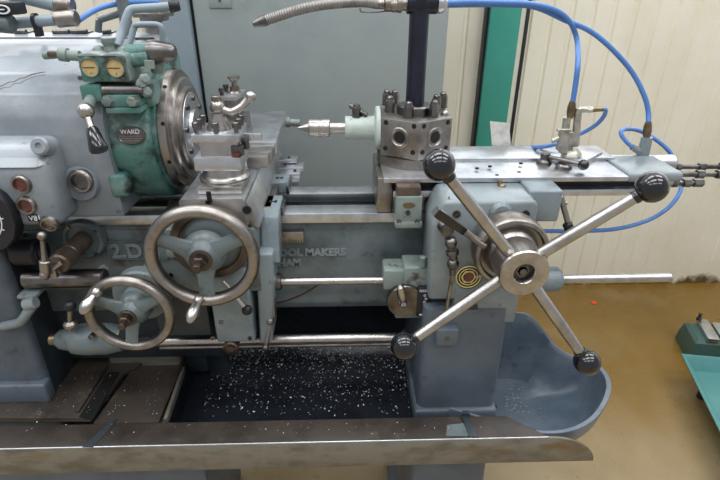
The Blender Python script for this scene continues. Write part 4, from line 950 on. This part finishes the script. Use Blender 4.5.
# paper tag
bm = B(); a, b = at(490, 121, 1.17), at(509, 148, 1.17)
for i, (du, dv) in enumerate(()): pass
t = B(); vs_ = [[t.verts.new(at(490+1.2*0+ (k/6)*19 + j*2, 121+j*26 + (k/6)*2*(1-j), 1.165+.006*sin(k/6*pi))) for k in range(7)] for j in (0, 1)]
for k in range(6): t.faces.new((vs_[0][k], vs_[0][k+1], vs_[1][k+1], vs_[1][k]))
bmesh.ops.solidify(t, geom=t.faces[:], thickness=.0008); bmesh.ops.recalc_face_normals(t, faces=t.faces); merge(bm, t)
tg = obj('paper_tag', bm, 'paper', label='small white paper tag standing upright in front of the green column', cat='tag')
# red wire behind the carriage
bm = B(); tube(bm, [at(268, 304, .965), at(285, 301, .97), at(303, 294, .975), at(318, 285, .98)], .002, 8, 6)
obj('red_wire', bm, 'redwire', label='thin dark red wire hanging in front of the bed below the feed rod', cat='wire')
# headstock top: pipes and box
lp = thing('linkage_pipe', 'upper thick blue-grey pipe lying over the top left of the headstock', 'pipe', at(60, 10, 1.15))
bm = B(); p, q = at(0, -9, 1.12), at(64, 6.5, 1.12); cyl(bm, p, q, .014); obj('pipe_tube', bm, 'cabl', lp)
bm = B(); cyl(bm, at(56, 4, 1.12), at(73, 6, 1.12), .017, bev=.003); cyl(bm, at(64, 8, 1.12), at(63, 15, 1.12), .012); obj('pipe_joint', bm, 'worn', lp)
lp2 = thing('linkage_pipe', 'lower blue-grey pipe with dark clip resting on the headstock top below the other', 'pipe', at(60, 20, 1.1))
bm = B(); cyl(bm, at(12, 23.5, 1.10), at(60, 19.5, 1.10), .0105); obj('pipe_tube', bm, 'cabl', lp2)
bm = B(); cyl(bm, at(56, 19.5, 1.10), at(77, 17.5, 1.10), .0155, bev=.003); obj('pipe_joint', bm, 'worn', lp2)
bm = B(); o = at(36, 21, 1.10); cyl(bm, o-V((.003, 0, 0)), o+V((.003, 0, 0)), .0145); o2 = V((o.x, 1.10, o.z-.014)); box(bm, o.x-.004, o.x+.004, 1.09, 1.11, o.z-.028, o.z-.010); obj('pipe_clip', bm, 'mblack', lp2)
sw_ = thing('switch_box', 'dark box with white lettering on the headstock at the top left corner', 'switch box', at(6, 25, 1.05))
bm = B(); a, b = at(-14, 2, 1.05), at(17, 15, 1.05); box(bm, a.x, b.x, 1.05, 1.09, b.z, a.z, .004); obj('box_body', bm, 'mblack', sw_)
bm = B(); cyl(bm, at(-10, 22, 1.07), at(13, 24, 1.07), .018, bev=.003); obj('round_base', bm, 'bed', sw_)
a = at(2, 9.5, 1.049); bm = B(); t = B(); torus(t, (0, 0, 0), (0, -1, 0), 1, .18, 28, 6)
for v_ in t.verts: v_.co = V((v_.co.x*.0125+a.x, 1.0492+v_.co.y*.003, v_.co.z*.007+a.z))
merge(bm, t); box(bm, a.x-.024, a.x+.004, 1.0488, 1.0495, a.z-.001, a.z+.001); obj('box_mark', bm, 'white', sw_)
hose('blue hose rising behind the headstock top beside the pipe joints', [at(79, 20, 1.12), at(88, 14, 1.14), at(100, 8, 1.17), at(116, 4, 1.2), at(135, 2, 1.25), at(158, 2, 1.3)], .0055)

# teal tray and machine at right
ZT = .13
c0 = az(682, 354, ZT); c1 = az(720, 430, ZT)
dirv = (c1-c0); dirv.z = 0; dirv.normalize(); nrm = V((-dirv.y, dirv.x, 0))
if nrm.x < 0: nrm = -nrm
nrm = V((.985, -.172, 0)).normalized()
Lw, Ww, Dp = .62, .50, .05
tt_ = thing('drip_tray', 'turquoise painted metal drip tray at the right edge', 'tray', tuple((c0+dirv*Lw/2+nrm*Ww/2).xy)+(0,))
def tray_shape(bm):
    t = B(); rows = []
    for ins, zz_ in ((.03, ZT-Dp), (0, ZT-.008), (-.002, ZT), (.010, ZT+.002), (.016, ZT-.004), (.04, ZT-Dp+.004)):
        pts_ = [c0+dirv*ins+nrm*ins, c0+dirv*(Lw-ins)+nrm*ins, c0+dirv*(Lw-ins)+nrm*(Ww-ins), c0+dirv*ins+nrm*(Ww-ins)]
        rows.append([t.verts.new((p.x, p.y, zz_)) for p in pts_])
    for p, q in zip(rows, rows[1:]):
        for i in range(4): t.faces.new((p[i], p[(i+1) % 4], q[(i+1) % 4], q[i]))
    t.faces.new(rows[0]); t.faces.new(rows[-1]); bmesh.ops.recalc_face_normals(t, faces=t.faces)
    merge(bm, t)
bm = B(); tray_shape(bm); obj('tray_pan', bm, 'tealtray', tt_)
for a_, b_ in ((.15, .15), (.85, .15), (.15, .85), (.85, .85)):
    p = c0+dirv*Lw*a_+nrm*Ww*b_; bm = B(); cyl(bm, (p.x, p.y, 0), (p.x, p.y, ZT-Dp+.001), .015); obj('tray_leg', bm, 'mblack', tt_)
G = az(687, 362, 0); GYY = G.y
ZG = at(684, 328, GYY+.10).z
dd, nn, ln = -dirv, nrm, .17
gm = thing('green_machine', 'dark green machine base with grey rail behind the turquoise tray', 'machine', tuple((G+dd*.1+nn*.2).xy)+(0,))
bm = B(); t = B(); rws = []
for zz_, e in ((0, 0), (ZG*.5, .004), (ZG-.012, .012), (ZG, .026)):
    rws.append([t.verts.new((p.x, p.y, zz_)) for p in (G+nn*e+dd*e, G+nn*(.5-e)+dd*e, G+nn*(.5-e)+dd*(ln-e), G+nn*e+dd*(ln-e))])
for p, q in zip(rws, rws[1:]):
    for i in range(4): t.faces.new((p[i], p[(i+1) % 4], q[(i+1) % 4], q[i]))
t.faces.new(rws[0]); t.faces.new(rws[-1]); bmesh.ops.recalc_face_normals(t, faces=t.faces); merge(bm, t)
obj('machine_base', bm, 'gmach', gm)
bm = B(); prism(bm, [(p.x, p.y) for p in (G+nn*.055+dd*.012, G+nn*.055+dd*(ln-.012), G+nn*.10+dd*(ln-.012), G+nn*.10+dd*.012)], 'z', ZG, ZG+.018, .002); obj('grey_rail', bm, 'ground', gm)
bm = B(); prism(bm, [(p.x, p.y) for p in (G+nn*.115+dd*.03, G+nn*.115+dd*(ln-.02), G+nn*.40+dd*(ln-.02), G+nn*.40+dd*.03)], 'z', ZG, ZG+.012, .002); obj('top_plate', bm, 'ground', gm)
o = G+nn*.06+dd*(ln-.02); bm = B(); lathe(bm, V((o.x, o.y, ZG+.016)), Z, [(.010, 0), (.010, .012), (.006, .014), (.006, .03), (.009, .032), (0, .034)], 14); obj('machine_knob', bm, 'mblack', gm)
# orange scrap
o = az(594, 303, 0); bm = B(); t = B()
bmesh.ops.create_icosphere(t, subdivisions=2, radius=.012)
for v in t.verts: v.co = V((v.co.x*1.1+random.uniform(-.002, .002), v.co.y*1.2+random.uniform(-.002, .002), max(0, v.co.z*.35+.003)))
merge(bm, t, Matrix.Translation(V((o.x, o.y, 0)))); obj('orange_scrap', bm, 'orange', label='tiny orange scrap lying on the mustard floor near the wall', cat='scrap')

# ---- swarf chips (nobody could count them)
def chips(name, label, spots):
    bm = B()
    for (p, s) in spots:
        a_ = random.uniform(0, 2*pi); u = V((cos(a_), sin(a_), random.uniform(-.3, .3)))*s; w = V((-sin(a_), cos(a_), random.uniform(-.5, .5)))*s*random.uniform(.25, .6)
        q_ = [bm.verts.new(p+u+Z*s*.5), bm.verts.new(p+w+Z*s*.3), bm.verts.new(p-u+Z*s*.5), bm.verts.new(p-w+Z*s*.6)]
        bm.faces.new(q_)
    o_ = obj(name, bm, 'chip', label=label, cat='swarf', kind='stuff'); return o_
sp = []
for _ in range(2600):
    px, py = random.uniform(205, 424), 347+70*random.random()**2.1
    if random.random() > (1.2-(py-348)/75): continue
    q_ = az(px, py, PZ)
    if q_.y > 1.06: 
        z_ = PZ+.5*(q_.y-1.06); q_ = az(px, py, z_); 
        if q_.y > 1.15: continue
    sp.append((q_+Z*.001, random.choice((.0012, .0016, .002, .002, .0028, .0036))*random.uniform(.7, 1.2)))
for _ in range(160):
    px, py = random.uniform(0, 165), random.uniform(368, 415)
    q_ = az(px, py, .601)
    sp.append((q_, random.uniform(.0006, .0018)))
for _ in range(60):
    q_ = az(random.uniform(0, 500), random.uniform(421, 434), LZ+.001); sp.append((q_, random.uniform(.0006, .0018)))
for _ in range(70):
    t_ = random.random(); q_ = az(random.uniform(504, 512+35*t_), 380+30*random.random()+t_*8, .507); sp.append((q_+Z*.002, random.uniform(.0006, .002)))
chips('swarf', 'fine bright metal swarf scattered over the chip tray', sp)

# ------------------------------------------------------------------ light
def area(name, loc, sx, sy, power, rot=(0, 0, 0), c=(1, 1, 1)):
    l = bpy.data.lights.new(name, 'AREA'); l.shape = 'RECTANGLE'; l.size = sx; l.size_y = sy; l.energy = power; l.color = c
    o = bpy.data.objects.new(name, l); COL.objects.link(o); o.location = loc; o.rotation_euler = rot; return o
for i, y in enumerate((-1.6, -.1, 1.3)):
    for xx in (-2.2, -.2, 1.8):
        area('ceiling_light', (xx, y, 3.5), 1.6, .5, 24 if y > -1 else 16, c=(.97, .985, 1))
w = bpy.data.worlds.new('world'); scene.world = w; w.use_nodes = True
nt = w.node_tree; N = nt.nodes; L = nt.links; bg = N['Background']
tc = N.new('ShaderNodeTexCoord'); sp_ = N.new('ShaderNodeSeparateXYZ'); L.new(tc.outputs['Generated'], sp_.inputs[0])
mr = N.new('ShaderNodeMapRange'); mr.interpolation_type = 'SMOOTHSTEP'; mr.inputs['From Min'].default_value = -.1; mr.inputs['From Max'].default_value = .8; mr.inputs['To Min'].default_value = .45; mr.inputs['To Max'].default_value = 2.4
L.new(sp_.outputs['Y'], mr.inputs['Value'])
bg.inputs[0].default_value = (.94, .965, 1, 1); L.new(mr.outputs['Result'], bg.inputs[1])
scene.view_settings.view_transform = 'Standard'; scene.view_settings.look = 'None'; scene.view_settings.exposure = 0
